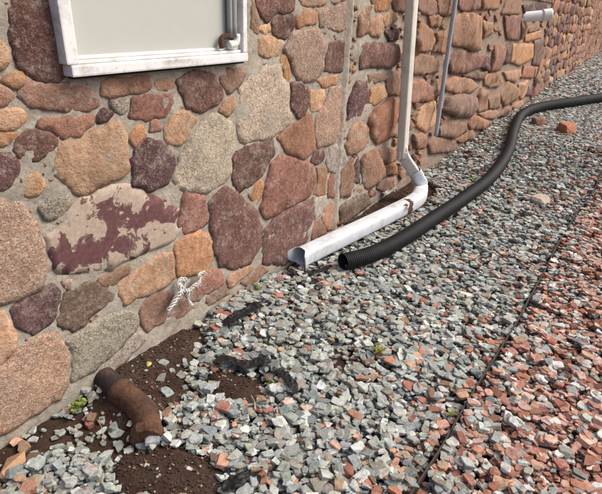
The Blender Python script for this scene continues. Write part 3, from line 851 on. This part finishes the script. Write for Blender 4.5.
# ------------------------------------------------------------------ rusty cast-iron pipe in the earth
rp = thing('rusty_pipe', 'rusty cast iron pipe elbow half buried in the soil by the wall', 'pipe', G(135, 410))
A = [G(88, 364, -.008), G(108, 381, -.005), G(124, 395, -.004)]
A = resample(catmull(A, 10), .008); n_ = len(A)
v_, f_ = sweep(A, circ(lambda i: .050 + .0015 * noise.noise(Vector((i * .2, 0, 0))), 22)); mesh_obj('tarred_pipe', v_, f_, TAR, rp, True, A[0].copy())
B = [G(119, 391, -.006), G(133, 402, -.002), G(144, 413, -.001), G(148, 426, -.003), G(147, 438, -.01)]
B = resample(catmull(B, 10), .006); n_ = len(B)
def br(i):
    t = i / n_; return .056 + .006 * math.exp(-((t - .05) / .06)**2) - .006 * max(0, t - .4) + .004 * math.exp(-((t - .55) / .05)**2) + .004 * noise.noise(Vector((i * .15, 4, 0)))
v_, f_ = sweep(B, circ(br, 22)); mesh_obj('elbow', v_, f_, RUST, rp, True, B[0].copy())
D = [G(147.5, 430, .0), G(146.5, 444, -.006)]; dv = (D[1] - D[0]).normalized(); D = [D[0], D[0] + dv * .012, D[0] + dv * .035, D[0] + dv * .05]
cr = [.054, .068, .070, .058]
def dsec(i, k):
    a = 2 * math.pi * k / 12; r = cr[i] * (1 + .06 * noise.noise(Vector((k * 1.3, 2, 5)))); return r * math.cos(a), r * math.sin(a)
dsec.K = 12
v_, f_ = sweep(D, dsec); mesh_obj('collar', v_, f_, RUST, rp, False, D[0].copy())

# ------------------------------------------------------------------ steel edging between the two gravels
ep = [G(px, py, .0) for px, py in ((398, 516), (420, 481), (449, 434), (478, 385), (515, 325), (538, 283), (560, 241), (577, 213), (592, 194))]
ep += [Vector((6.4, .26, 0)), Vector((8, .25, 0)), Vector((12, .26, 0))]; ep = [ep[0] + (ep[0] - ep[1]) * 3] + ep
ep = resample(catmull(ep, 12), .03); vs = []; fs = []
for i, p in enumerate(ep):
    wv = .006 * noise.noise(Vector((p.x * 3, 0, 0))) ; hz = .012 + .012 * noise.noise(Vector((p.x * 2.2, 7, 0)))
    for dy, z in ((-.003, -.09), (-.003, hz), (.003, hz), (.003, -.09)): vs.append((p.x, p.y + dy + wv, z))
for i in range(len(ep) - 1):
    for k in range(3): fs.append((i*4+k, (i+1)*4+k, (i+1)*4+k+1, i*4+k+1))
ed = mesh_obj('edging_strip', vs, fs, EDGE); tag(ed, 'thin dark edging strip dividing grey gravel from red gravel', 'edging')

# ------------------------------------------------------------------ gravel
def rock_template(seed, cuts, bev, dims):
    r = random.Random(seed); b = bmesh.new(); bmesh.ops.create_cube(b, size=2)
    for v in b.verts: v.co = Vector((v.co.x * dims[0], v.co.y * dims[1], v.co.z * dims[2]))
    for _ in range(cuts):
        n = Vector((r.gauss(0, 1), r.gauss(0, 1), r.gauss(0, .9))).normalized()
        sup = max(n.dot(v.co) for v in b.verts)
        res = bmesh.ops.bisect_plane(b, geom=b.verts[:] + b.edges[:] + b.faces[:], plane_co=n * sup * r.uniform(.52, .84), plane_no=n, clear_outer=True)
        ce = [e for e in res['geom_cut'] if isinstance(e, bmesh.types.BMEdge)]
        if ce: bmesh.ops.edgeloop_fill(b, edges=ce)
    bmesh.ops.dissolve_degenerate(b, dist=.03, edges=b.edges[:])
    if bev:
        bmesh.ops.bevel(b, geom=b.edges[:], offset=bev, segments=1, affect='EDGES', clamp_overlap=True)
    bmesh.ops.triangulate(b, faces=b.faces[:]); bmesh.ops.recalc_face_normals(b, faces=b.faces[:])
    b.verts.index_update()
    v = np.array([list(q.co) for q in b.verts]); f = np.array([[q.index for q in t.verts] for t in b.faces]); b.free()
    v -= (v.max(0) + v.min(0)) / 2; v /= np.abs(v).max()
    return v, f
TN = [rock_template(100 + i, 7, .07, (1, .55 + .4 * ((i * 7) % 10) / 10, (.20 + .20 * ((i * 3) % 10) / 10))) for i in range(28)]
TM = [rock_template(200 + i, 6, 0, (1, .55 + .4 * ((i * 7) % 10) / 10, (.20 + .20 * ((i * 3) % 10) / 10))) for i in range(20)]
TF = [rock_template(300 + i, 3, 0, (1, .75, .5)) for i in range(10)]

EDGE_Y = np.array([[p.x, p.y] for p in ep])
def edge_y(x): return np.interp(x, EDGE_Y[:, 0], EDGE_Y[:, 1])
CELL = .006; GX0, GX1, GY0, GY1 = -.4, 7.5, -1.4, 1.95
hm = np.zeros((int((GX1-GX0)/CELL)+1, int((GY1-GY0)/CELL)+1), np.float32) - .045
for P in BARE:
    gx, gy = np.mgrid[0:hm.shape[0], 0:hm.shape[1]]
    hm[inpoly(P, GX0 + gx * CELL, GY0 + gy * CELL)] = -.012

GREYS = 1.2 * np.array([.99, 1.01, .97]) * np.array([(.30,.325,.315),(.25,.275,.275),(.36,.385,.37),(.205,.225,.23),(.33,.33,.30),(.42,.44,.42),(.27,.285,.26),(.31,.30,.26),(.24,.22,.19)])
REDS = np.array([1.35, 1.55, 1.55]) * np.array([(.27,.095,.06),(.33,.13,.082),(.22,.08,.055),(.36,.17,.12),(.19,.075,.055),(.40,.20,.14),(.29,.115,.09),(.25,.115,.08)])
PINKS = np.array([(.50,.29,.23),(.56,.37,.30),(.50,.33,.22)])
WHITES = np.array([(.60,.575,.52),(.54,.53,.50),(.66,.62,.56)])
BROWNS = np.array([(.25,.16,.10),(.30,.20,.13),(.17,.115,.085)])
def pick(arr, n): 
    c = arr[rng.integers(0, len(arr), n)]; return c * rng.uniform(.78, 1.22, (n, 1)) * rng.uniform(.96, 1.04, (n, 3))
def colours(x, y):
    n = len(x); d = y - edge_y(x); u = rng.random(n); out = pick(GREYS, n)
    clump = np.array([noise.noise(Vector((a * 2.2, b * 2.2, 5))) for a, b in zip(x, y)])
    red = np.clip(.05 + .22 * np.exp(-np.clip(d, 0, 3) / .16) + .07 * clump + .05 * np.clip((x - 2.5) / 3, 0, 1), .02, .5)
    out = np.where((u < red)[:, None], pick(REDS, n), out)
    out = np.where(((u > red) & (u < red + .05))[:, None], pick(BROWNS, n), out)
    out = np.where((u > .965)[:, None], pick(WHITES, n), out)
    out = np.where(((u > .945) & (u < .965))[:, None], pick(PINKS, n), out)
    s = d < 0; u2 = rng.random(n); wz = .07 + .05 * clump
    r = pick(REDS, n)
    r = np.where((u2 < .18 + .25 * np.exp(np.clip(d, -3, 0) / .2))[:, None], pick(GREYS, n), r); r = np.where(((u2 > .43) & (u2 < .64))[:, None], pick(PINKS, n), r)
    r = np.where((u2 > .93 - wz)[:, None], pick(WHITES, n), r)
    return np.where(s[:, None], r, out)

def scatter(region, dens, dmin, dmax, layer):
    """random sites in [x0,x1]x[y0,y1] kept where a camera within a step of ours could see them"""
    x0, x1, y0, y1 = region; n = int((x1-x0)*(y1-y0)*dens)
    x = rng.uniform(x0, x1, n); y = rng.uniform(y0, y1, n)
    px, dz = project(np.stack([x, y, np.zeros(n)], 1))
    keep = (dz > .2) & (px[:, 0] > -45) & (px[:, 0] < 655) & (px[:, 1] < 528) & (px[:, 1] > -20)
    wy = np.where(x < XJ, YL, YR + (x - XJ) * KR); keep &= y < wy - .01
    # thin or no gravel on the bare earth
    bare = np.zeros(n, bool); sp = np.zeros(n, bool)
    for P in BARE: bare |= inpoly(P, x + rng.normal(0, .012, n), y + rng.normal(0, .012, n))
    for P in SPARSE: sp |= inpoly(P, x + rng.normal(0, .02, n), y + rng.normal(0, .02, n))
    keep &= ~(bare & (rng.random(n) > .012)); keep &= ~(sp & (rng.random(n) > .10))
    keep &= np.abs(y - edge_y(x)) > .012
    x, y = x[keep], y[keep]; n = len(x)
    d = np.exp(rng.normal(0, .36, n)); d = np.clip(d, .45, 1.8) * (dmin + dmax) / 2
    return x, y, d

def settle(x, y, d, T):
    n = len(x); ti = rng.integers(0, len(T), n); V = []; 
    yaw = rng.uniform(0, 2*math.pi, n); tl = rng.normal(0, .16, (n, 2)); ss = rng.uniform(.82, 1.12, (n, 3))
    order = np.arange(n)
    for i in order:
        v = T[ti[i]][0] * (d[i] / 2) * ss[i]
        a, b = tl[i]; ca, sa, cb, sb = math.cos(a), math.sin(a), math.cos(b), math.sin(b); cy, sy = math.cos(yaw[i]), math.sin(yaw[i])
        M3 = np.array([[cy, -sy, 0], [sy, cy, 0], [0, 0, 1]]) @ np.array([[1, 0, 0], [0, ca, -sa], [0, sa, ca]]) @ np.array([[cb, 0, sb], [0, 1, 0], [-sb, 0, cb]])
        v = v @ M3.T; lo = v.min(0); hi = v.max(0); hh = (hi[2] - lo[2]) / 2
        if GX0 + .1 < x[i] < GX1 - .1:
            ix0 = int((x[i] + lo[0] * .75 - GX0) / CELL); ix1 = int((x[i] + hi[0] * .75 - GX0) / CELL) + 1
            iy0 = max(0, int((y[i] + lo[1] * .75 - GY0) / CELL)); iy1 = max(iy0 + 1, int((y[i] + hi[1] * .75 - GY0) / CELL) + 1)
            w_ = hm[ix0:ix1, iy0:iy1]
            if w_.size == 0: z = -.02
            else:
                f = np.sort(w_.ravel()); h = float(f[int(len(f) * .5)]); h = min(h, .0)
                z = h + hh * .72
                np.maximum(w_, z + hh * .62, out=w_)
        else: z = rng.uniform(-.02, .012)
        V.append(v + [x[i], y[i], z])
    return V, ti
parts = {'grey': [], 'red': []}
def emit(x, y, V, ti, T, cols):
    d = y - edge_y(x)
    for i in range(len(x)): parts['grey' if d[i] > 0 else 'red'].append((V[i], T[ti[i]][1], cols[i]))
NR_, MR_ = (.2, 2.7, -1.0, 1.72), (2.7, 5.2, -1.0, 1.9)
for region, dens, a, b, T in ((NR_, 1500, .014, .019, TF), (NR_, 2500, .023, .028, TM), (NR_, 2200, .030, .035, TN), (NR_, 700, .006, .011, TF),
                              (MR_, 2100, .020, .025, TF), (MR_, 2200, .028, .033, TM),
                              ((5.2, 12, -.9, 2.3), 1500, .031, .036, TF), ((12, 30, -.6, 3.0), 260, .055, .085, TF)):
    x, y, d = scatter(region, dens, a, b, 0); V, ti = settle(x, y, d, T); emit(x, y, V, ti, T, colours(x, y))
    print('gravel', region, len(x))
def build_stuff(name, items, mat):
    nv = [len(a) for a, _, _ in items]; off = np.concatenate([[0], np.cumsum(nv)[:-1]])
    V = np.concatenate([a for a, _, _ in items]).astype(np.float32); F = np.concatenate([f + o for (_, f, _), o in zip(items, off)]).astype(np.int32)
    col = np.repeat(np.array([c for _, _, c in items]), nv, 0)
    me = bpy.data.meshes.new(name); me.vertices.add(len(V)); me.vertices.foreach_set('co', V.ravel())
    me.loops.add(F.size); me.loops.foreach_set('vertex_index', F.ravel()); me.polygons.add(len(F))
    me.polygons.foreach_set('loop_start', np.arange(0, F.size, 3, dtype=np.int32)); 
    at = me.attributes.new('col', 'FLOAT_COLOR', 'POINT'); at.data.foreach_set('color', np.concatenate([np.clip(col, 0, 1), np.ones((len(col), 1))], 1).astype(np.float32).ravel())
    me.update(calc_edges=True); me.materials.append(mat); me.polygons.foreach_set('use_smooth', [False] * len(F))
    o = bpy.data.objects.new(name, me); C.objects.link(o); print(name, len(F), 'tris', len(items)); return o
tag(build_stuff('grey_gravel', parts['grey'], GRAVEL), 'grey crushed gravel with scattered red chips beside the wall', 'gravel', None, 'stuff')
tag(build_stuff('red_gravel', parts['red'], GRAVEL), 'reddish crushed gravel mixed with white chips beyond the edging', 'gravel', None, 'stuff')
# fine crumbs of earth and grit on the bare patches
cr_items = []
for P in BARE:
    lo, hi = P.min(0) - .05, P.max(0) + .05; n = int((hi - lo).prod() * 5200)
    x = rng.uniform(lo[0], hi[0], n); y = rng.uniform(lo[1], hi[1], n); k = inpoly(P, x, y); x, y = x[k], y[k]
    for a, b in zip(x, y):
        t = TF[rng.integers(0, 10)]; s = rng.uniform(.0016, .0055) ; z = soil_z(float(a), float(b)) + s * .3
        c = (.055, .034, .023) if rng.random() < .9 else ((.28, .15, .10) if rng.random() < .5 else (.34, .31, .27))
        an = rng.uniform(0, 6.28); ca, sa = math.cos(an), math.sin(an)
        v = t[0] * s; v = np.stack([v[:, 0]*ca - v[:, 1]*sa, v[:, 0]*sa + v[:, 1]*ca, v[:, 2]], 1)
        cr_items.append((v + [a, b, z], t[1], np.array(c) * rng.uniform(.7, 1.4)))
tag(build_stuff('soil_crumbs', cr_items, GRAVEL), 'fine crumbs and grit on the bare dark soil', 'grit', None, 'stuff')

def hz(x, y):
    i = int((x - GX0) / CELL); j = int((y - GY0) / CELL)
    if 0 <= i < hm.shape[0] and 0 <= j < hm.shape[1]: return float(hm[i, j])
    return 0.0

# ------------------------------------------------------------------ loose lumps that stand out
def lump(name, px, py, dims, col, label, cat='rock', yaw=0, seed=1, tilt=0, z=None, cuts=10):
    t = rock_template(900 + seed, cuts, .05, dims); s = max(dims)
    p = G(px, py, .02); v = t[0] * s
    zz = hz(p.x, p.y) if z is None else z
    o = mesh_obj(name, [tuple(q) for q in v], [tuple(int(a) for a in f) for f in t[1]], ROCK)
    o.rotation_euler = (tilt, 0, yaw); o.location = (p.x, p.y, max(zz, -.02) + dims[2] * .55); o.color = (*col, 1)
    tag(o, label, cat); return o
lump('brick_fragment', 566, 130, (.25, .13, .075), (.36, .155, .09), 'large orange red brick fragment on gravel beyond the black pipe', 'brick', .35, 1, .1)
lump('brick_fragment', 538, 123, (.14, .09, .06), (.25, .13, .09), 'smaller brown red brick fragment beside the black pipe bend', 'brick', .7, 2)
lump('flat_rock', 541, 199, (.11, .06, .022), (.40, .33, .26), 'flat pale tan stone chip on grey gravel near the edging', 'rock', -.3, 3)
lump('tan_rock', 12, 459, (.075, .03, .02), (.36, .22, .13), 'long tan rock lying at the foot of the wall corner', 'rock', .72, 4, .15, -.02)
lump('split_rock', 92, 426, (.028, .024, .014), (.19, .095, .07), 'dark red stone chip left of the rusty pipe', 'rock', 2.2, 5, .05)
lump('split_rock', 98, 433, (.034, .026, .013), (.185, .10, .075), 'brown red split stone just below the dark red chip', 'rock', .4, 16, -.05)
lump('pink_rock', 97, 466, (.027, .024, .016), (.62, .47, .44), 'pinkish white lump in grey gravel below the red chips', 'rock', .4, 7)
lump('orange_rock', 79, 484, (.027, .02, .014), (.38, .17, .09), 'orange stone among grey gravel at the bottom left', 'rock', .9, 8)
lump('tan_rock', 420, 198, (.06, .045, .03), (.26, .165, .10), 'brown flat stone behind the white pipe elbow', 'rock', .2, 9)
lump('grey_rock', 45, 414, (.026, .042, .014), (.25, .275, .275), 'upright grey slate chip against the foot of the wall', 'rock', .2, 10, .2)
lump('grey_rock', 322, 435, (.034, .03, .014), (.37, .41, .40), 'large pale grey squarish gravel stone at the bottom centre', 'rock', .5, 11, 0, None, 7)
lump('pink_rock', 288, 481, (.031, .025, .016), (.45, .22, .16), 'pinkish red stone among grey gravel near the bottom edge', 'rock', 1.2, 12)
lump('orange_rock', 312, 488, (.031, .025, .016), (.40, .19, .12), 'orange stone at the bottom edge beside the pinkish one', 'rock', .1, 13)

# ------------------------------------------------------------------ scraps of landscape fabric
def fabric(pts, width, label, seed, lift=.022):
    P = resample(catmull([G(*p, .0) for p in pts], 10), .005); W = 17; vs = []; fs = []
    F = frames(P)
    for i, (p, (t, n, s)) in enumerate(zip(P, F)):
        e = min(1, (i + 1) / 5, (len(P) - i) / 5)
        for k in range(W):
            u = (k / (W - 1) - .5) * 2; sd_ = 1 if u > 0 else 2
            wd = width * 1.35 * (.55 + .9 * abs(noise.noise(Vector((i * .05, seed, sd_ * 4)))) + .35 * noise.noise(Vector((i * .25, seed, sd_ * 9)))) * (.5 + .5 * e)
            q = p + s * u * wd + t * .012 * noise.noise(Vector((k * .4, seed, 8))) * (1 if i in (0, len(P) - 1) else .3)
            z = .012 + lift * .45 + .013 * noise.noise(Vector((q.x * 15, q.y * 15, seed * 3.3))) + .007 * (abs(noise.noise(Vector((q.x * 42, q.y * 42, seed)))) * 2 - .5)
            vs.append((q.x, q.y, max(z, -.03) + .002))
    for i in range(len(P) - 1):
        for k in range(W - 1): fs.append((i*W+k, (i+1)*W+k, (i+1)*W+k+1, i*W+k+1))
    o = mesh_obj('landscape_fabric', vs, fs, FABRIC, None, True, P[0].copy())
    m = o.modifiers.new('t', 'SOLIDIFY'); m.thickness = .0015
    tag(o, label, 'fabric', 'torn black landscape fabric showing through the gravel'); return o
fabric([(224,330),(238,318),(252,312),(270,304)], .032, 'torn black fabric patch below the small weed near the wall', 1)
fabric([(214,367),(228,364),(248,368),(270,363)], .030, 'crumpled black fabric fold along the small soil hollow', 2, .03)
fabric([(275,370),(284,378),(291,386),(296,398)], .020, 'narrow black fabric strip running down right of the fold', 3)
fabric([(222,493),(240,484),(262,470)], .022, 'black fabric strip half buried in gravel at the bottom', 4)
fabric([(288,272),(302,276),(322,272),(332,268)], .022, 'black fabric edge under the mouth of the white pipe', 6, .012)

# ------------------------------------------------------------------ white frayed rope at the foot of the wall
rope = thing('frayed_rope', 'frayed white rope tangle hanging at the foot of the wall', 'rope', G(178, 308))
def q100(x, y, off=.04): return PW(100 + x / 4.94, 220 + y / 4.94, off)
for pts, rad in (([(335,448),(360,410),(392,352),(388,318),(404,292),(428,300)], .0085), ([(450,425),(430,388),(432,352),(410,340),(392,322)], .0075),
                 ([(395,352),(430,350),(465,325),(490,300),(488,272),(520,256)], .007), ([(340,440),(375,400),(410,340),(420,300)], .0065), ([(470,330),(486,312),(495,285)], .005)):
    P = resample(catmull([q100(x, y, .035 + .025 * random.random()) for x, y in pts], 10), .004)
    F3 = frames(P, Vector((0, 1, 0))); V, F = [], []
    for c in range(3):
        Pc = [p + (n * math.cos(i * .42 + c * 2.094) + s_ * math.sin(i * .42 + c * 2.094)) * rad * .95 * (1 + .8 * noise.noise(Vector((i * .06, c * 3, rad * 500)))) for i, (p, (t, n, s_)) in enumerate(zip(P, F3))]
        v, f = sweep(Pc, circ(lambda i: rad * .5 * (1 + .25 * noise.noise(Vector((i * .22, c * 5, rad * 900)))), 7), F3); b = len(V); V += v; F += [tuple(k + b for k in q) for q in f]
    for e_ in (0, -1, len(P) // 3, len(P) // 2):
        for _ in range(5):
            d3 = Vector((random.gauss(0, 1), -abs(random.gauss(0, .6)), random.gauss(-.3, 1))).normalized()
            Ph = [P[e_], P[e_] + d3 * .012, P[e_] + d3 * .02 + Vector((0, 0, -.006))]; v, f = sweep(Ph, circ(.0011, 5)); b = len(V); V += v; F += [tuple(k + b for k in q) for q in f]
    mesh_obj('strand', V, F, ROPE, rope, True, P[0].copy())

# ------------------------------------------------------------------ weeds, leaves, twigs, litter
def leaf_geo(p, dirv, up, L, Wd, curl=.25):
    s = dirv.cross(up).normalized(); vs, fs = [], []
    prof = [(0, .12), (.25, .75), (.55, 1.0), (.8, .65), (1.0, .04)]
    for t, wd in prof:
        c = p + dirv * L * t + up * (L * curl * math.sin(t * 2.4)); 
        vs += [c - s * Wd * wd / 2 + up * Wd * .12, c, c + s * Wd * wd / 2 + up * Wd * .12]
    for i in range(len(prof) - 1):
        for k in range(2): fs.append((i*3+k, i*3+k+1, i*3+3+k+1, i*3+3+k))
    return vs, fs
def weed(px, py, n, size, label, seed, mat=GREEN):
    r = random.Random(seed); p = G(px, py, .0); p.z = hz(p.x, p.y) ; t = thing('weed', label, 'weed', p)
    V, F = [], []; SV, SF = [], []
    for i in range(n):
        a = r.uniform(0, 6.28); el = r.uniform(.3, 1.3); st = Vector((math.cos(a) * math.cos(el), math.sin(a) * math.cos(el), math.sin(el)))
        hgt = size * r.uniform(.5, 1.1); tip = p + st * hgt
        path = [p, p + st * hgt * .5 + Vector((0, 0, .004)), tip]; v, f = sweep(path, circ(.0012, 5)); b = len(SV); SV += v; SF += [tuple(k + b for k in q) for q in f]
        for j in range(4):
            u = r.uniform(.45, 1); a2 = r.uniform(0, 6.28); dv = Vector((math.cos(a2), math.sin(a2), r.uniform(-.2, .7))).normalized()
            v, f = leaf_geo(p.lerp(tip, u), dv, Vector((0, 0, 1)), size * r.uniform(.28, .5), size * r.uniform(.15, .26)); b = len(V); V += v; F += [tuple(k + b for k in q) for q in f]
    mesh_obj('foliage', V, F, mat, t, True, p.copy()); mesh_obj('stems', SV, SF, mat, t, True, p.copy())
weed(79, 404, 9, .05, 'small yellow green weed between wall foot and rusty pipe', 1)
weed(378, 356, 8, .045, 'small olive weed in gravel right of the centre', 2)
weed(259, 291, 7, .04, 'tiny weed sprouting left of the white pipe mouth', 3)
weed(474, 181, 6, .06, 'small weed beside the black pipe', 4)
weed(451, 416, 5, .03, 'tiny weed growing beside the edging strip', 5)
weed(272, 383, 4, .03, 'tiny weed below the crumpled fabric fold', 6)
def flat_leaf(px, py, L, Wd, mat, label, yaw, lift=.004, z=None, name='fallen_leaf'):
    p = G(px, py, 0); p.z = (hz(p.x, p.y) if z is None else z) + lift
    v, f = leaf_geo(p, Vector((math.cos(yaw), math.sin(yaw), .08)).normalized(), Vector((0, 0, 1)), L, Wd, .18)
    o = mesh_obj(name, v, f, mat, None, True, p.copy()); m = o.modifiers.new('t', 'SOLIDIFY'); m.thickness = .0008; tag(o, label, 'leaf')
flat_leaf(148, 366, .032, .026, YELLOW, 'small yellow leaf on the bare dark soil', .6)
flat_leaf(268, 406, .06, .02, DRY, 'dry brown leaf in the gravel below the fabric', 1.9, .012)
flat_leaf(383, 229, .05, .03, DRY, 'dry leaf caught between the white and black pipes', .4, .02)
flat_leaf(331, 199, .05, .03, DRY, 'dry brown leaf behind the white pipe at wall foot', 1.2, .015)
flat_leaf(358, 225, .045, .025, DRY, 'dry curled leaf on soil behind the white pipe', 2.4, .012)
def twig(px, py, L, yaw, label, r=.0016, el=.06, mat=STRAW):
    p = G(px, py, .0); p.z = max(hz(p.x, p.y), -.02) + .006; d = Vector((math.cos(yaw) * math.cos(el), math.sin(yaw) * math.cos(el), math.sin(el)))
    P = catmull([p, p + d * L * .5 + Vector((.004, -.003, .003)), p + d * L], 6); v, f = sweep(P, circ(lambda i: r * (1 - .4 * i / 13), 7))
    o = mesh_obj('twig', v, f, mat, None, True, p.copy()); tag(o, label, 'twig')
for i, (px, py, yaw) in enumerate(((425, 153, 1.2), (430, 154, 1.6), (434, 152, 2.0))):
    twig(px, py, .13, yaw, ('leftmost of three dry stalks standing at the wall foot', 'middle of three dry stalks standing at the wall foot', 'rightmost of three dry stalks standing at the wall foot')[i], .006, 1.25)
twig(312, 357, .10, .7, 'pale straw lying on gravel left of the olive weed')
twig(104, 436, .11, 1.2, 'thin straw across the red split stone')
twig(255, 412, .08, .9, 'short pale twig on gravel below the fabric', .004)
twig(505, 272, .16, 1.1, 'thin pale straw on the gravel near the edging', .003)
# crumpled scrap of white wrapper behind the outlet pipe
wv = []; p = G(386, 195, .03)
for i in range(7):
    for k in range(5):
        q = Vector(((i - 3) * .02, (k - 2) * .018, .02 * noise.noise(Vector((i * .9, k * .9, 2))) + .03)); wv.append(p + q)
o = mesh_obj('wrapper_scrap', wv, [(i*5+k, (i+1)*5+k, (i+1)*5+k+1, i*5+k+1) for i in range(6) for k in range(4)], PVC, None, False, p.copy())
o.modifiers.new('t', 'SOLIDIFY').thickness = .001; tag(o, 'crumpled pale wrapper scrap between wall and white pipe', 'litter')
# brown debris stuck to the outlet pipe
pa = G(404, 204, .13); V, F = [], []
rr = random.Random(8)
for i in range(7):
    a = rr.uniform(0, 6.28); v, f = leaf_geo(pa + Vector((rr.uniform(-.018, .018), rr.uniform(-.05, .02), rr.uniform(-.045, .01))), Vector((math.cos(a), math.sin(a), -.6)).normalized(), Vector((.1, -.5, .8)).normalized(), .04, .02)
    b = len(V); V += v; F += [tuple(k + b for k in q) for q in f]
o = mesh_obj('dead_leaf_clump', V, F, DRY, None, True, pa.copy()); tag(o, 'clump of dead brown leaves stuck on the white pipe', 'leaves')
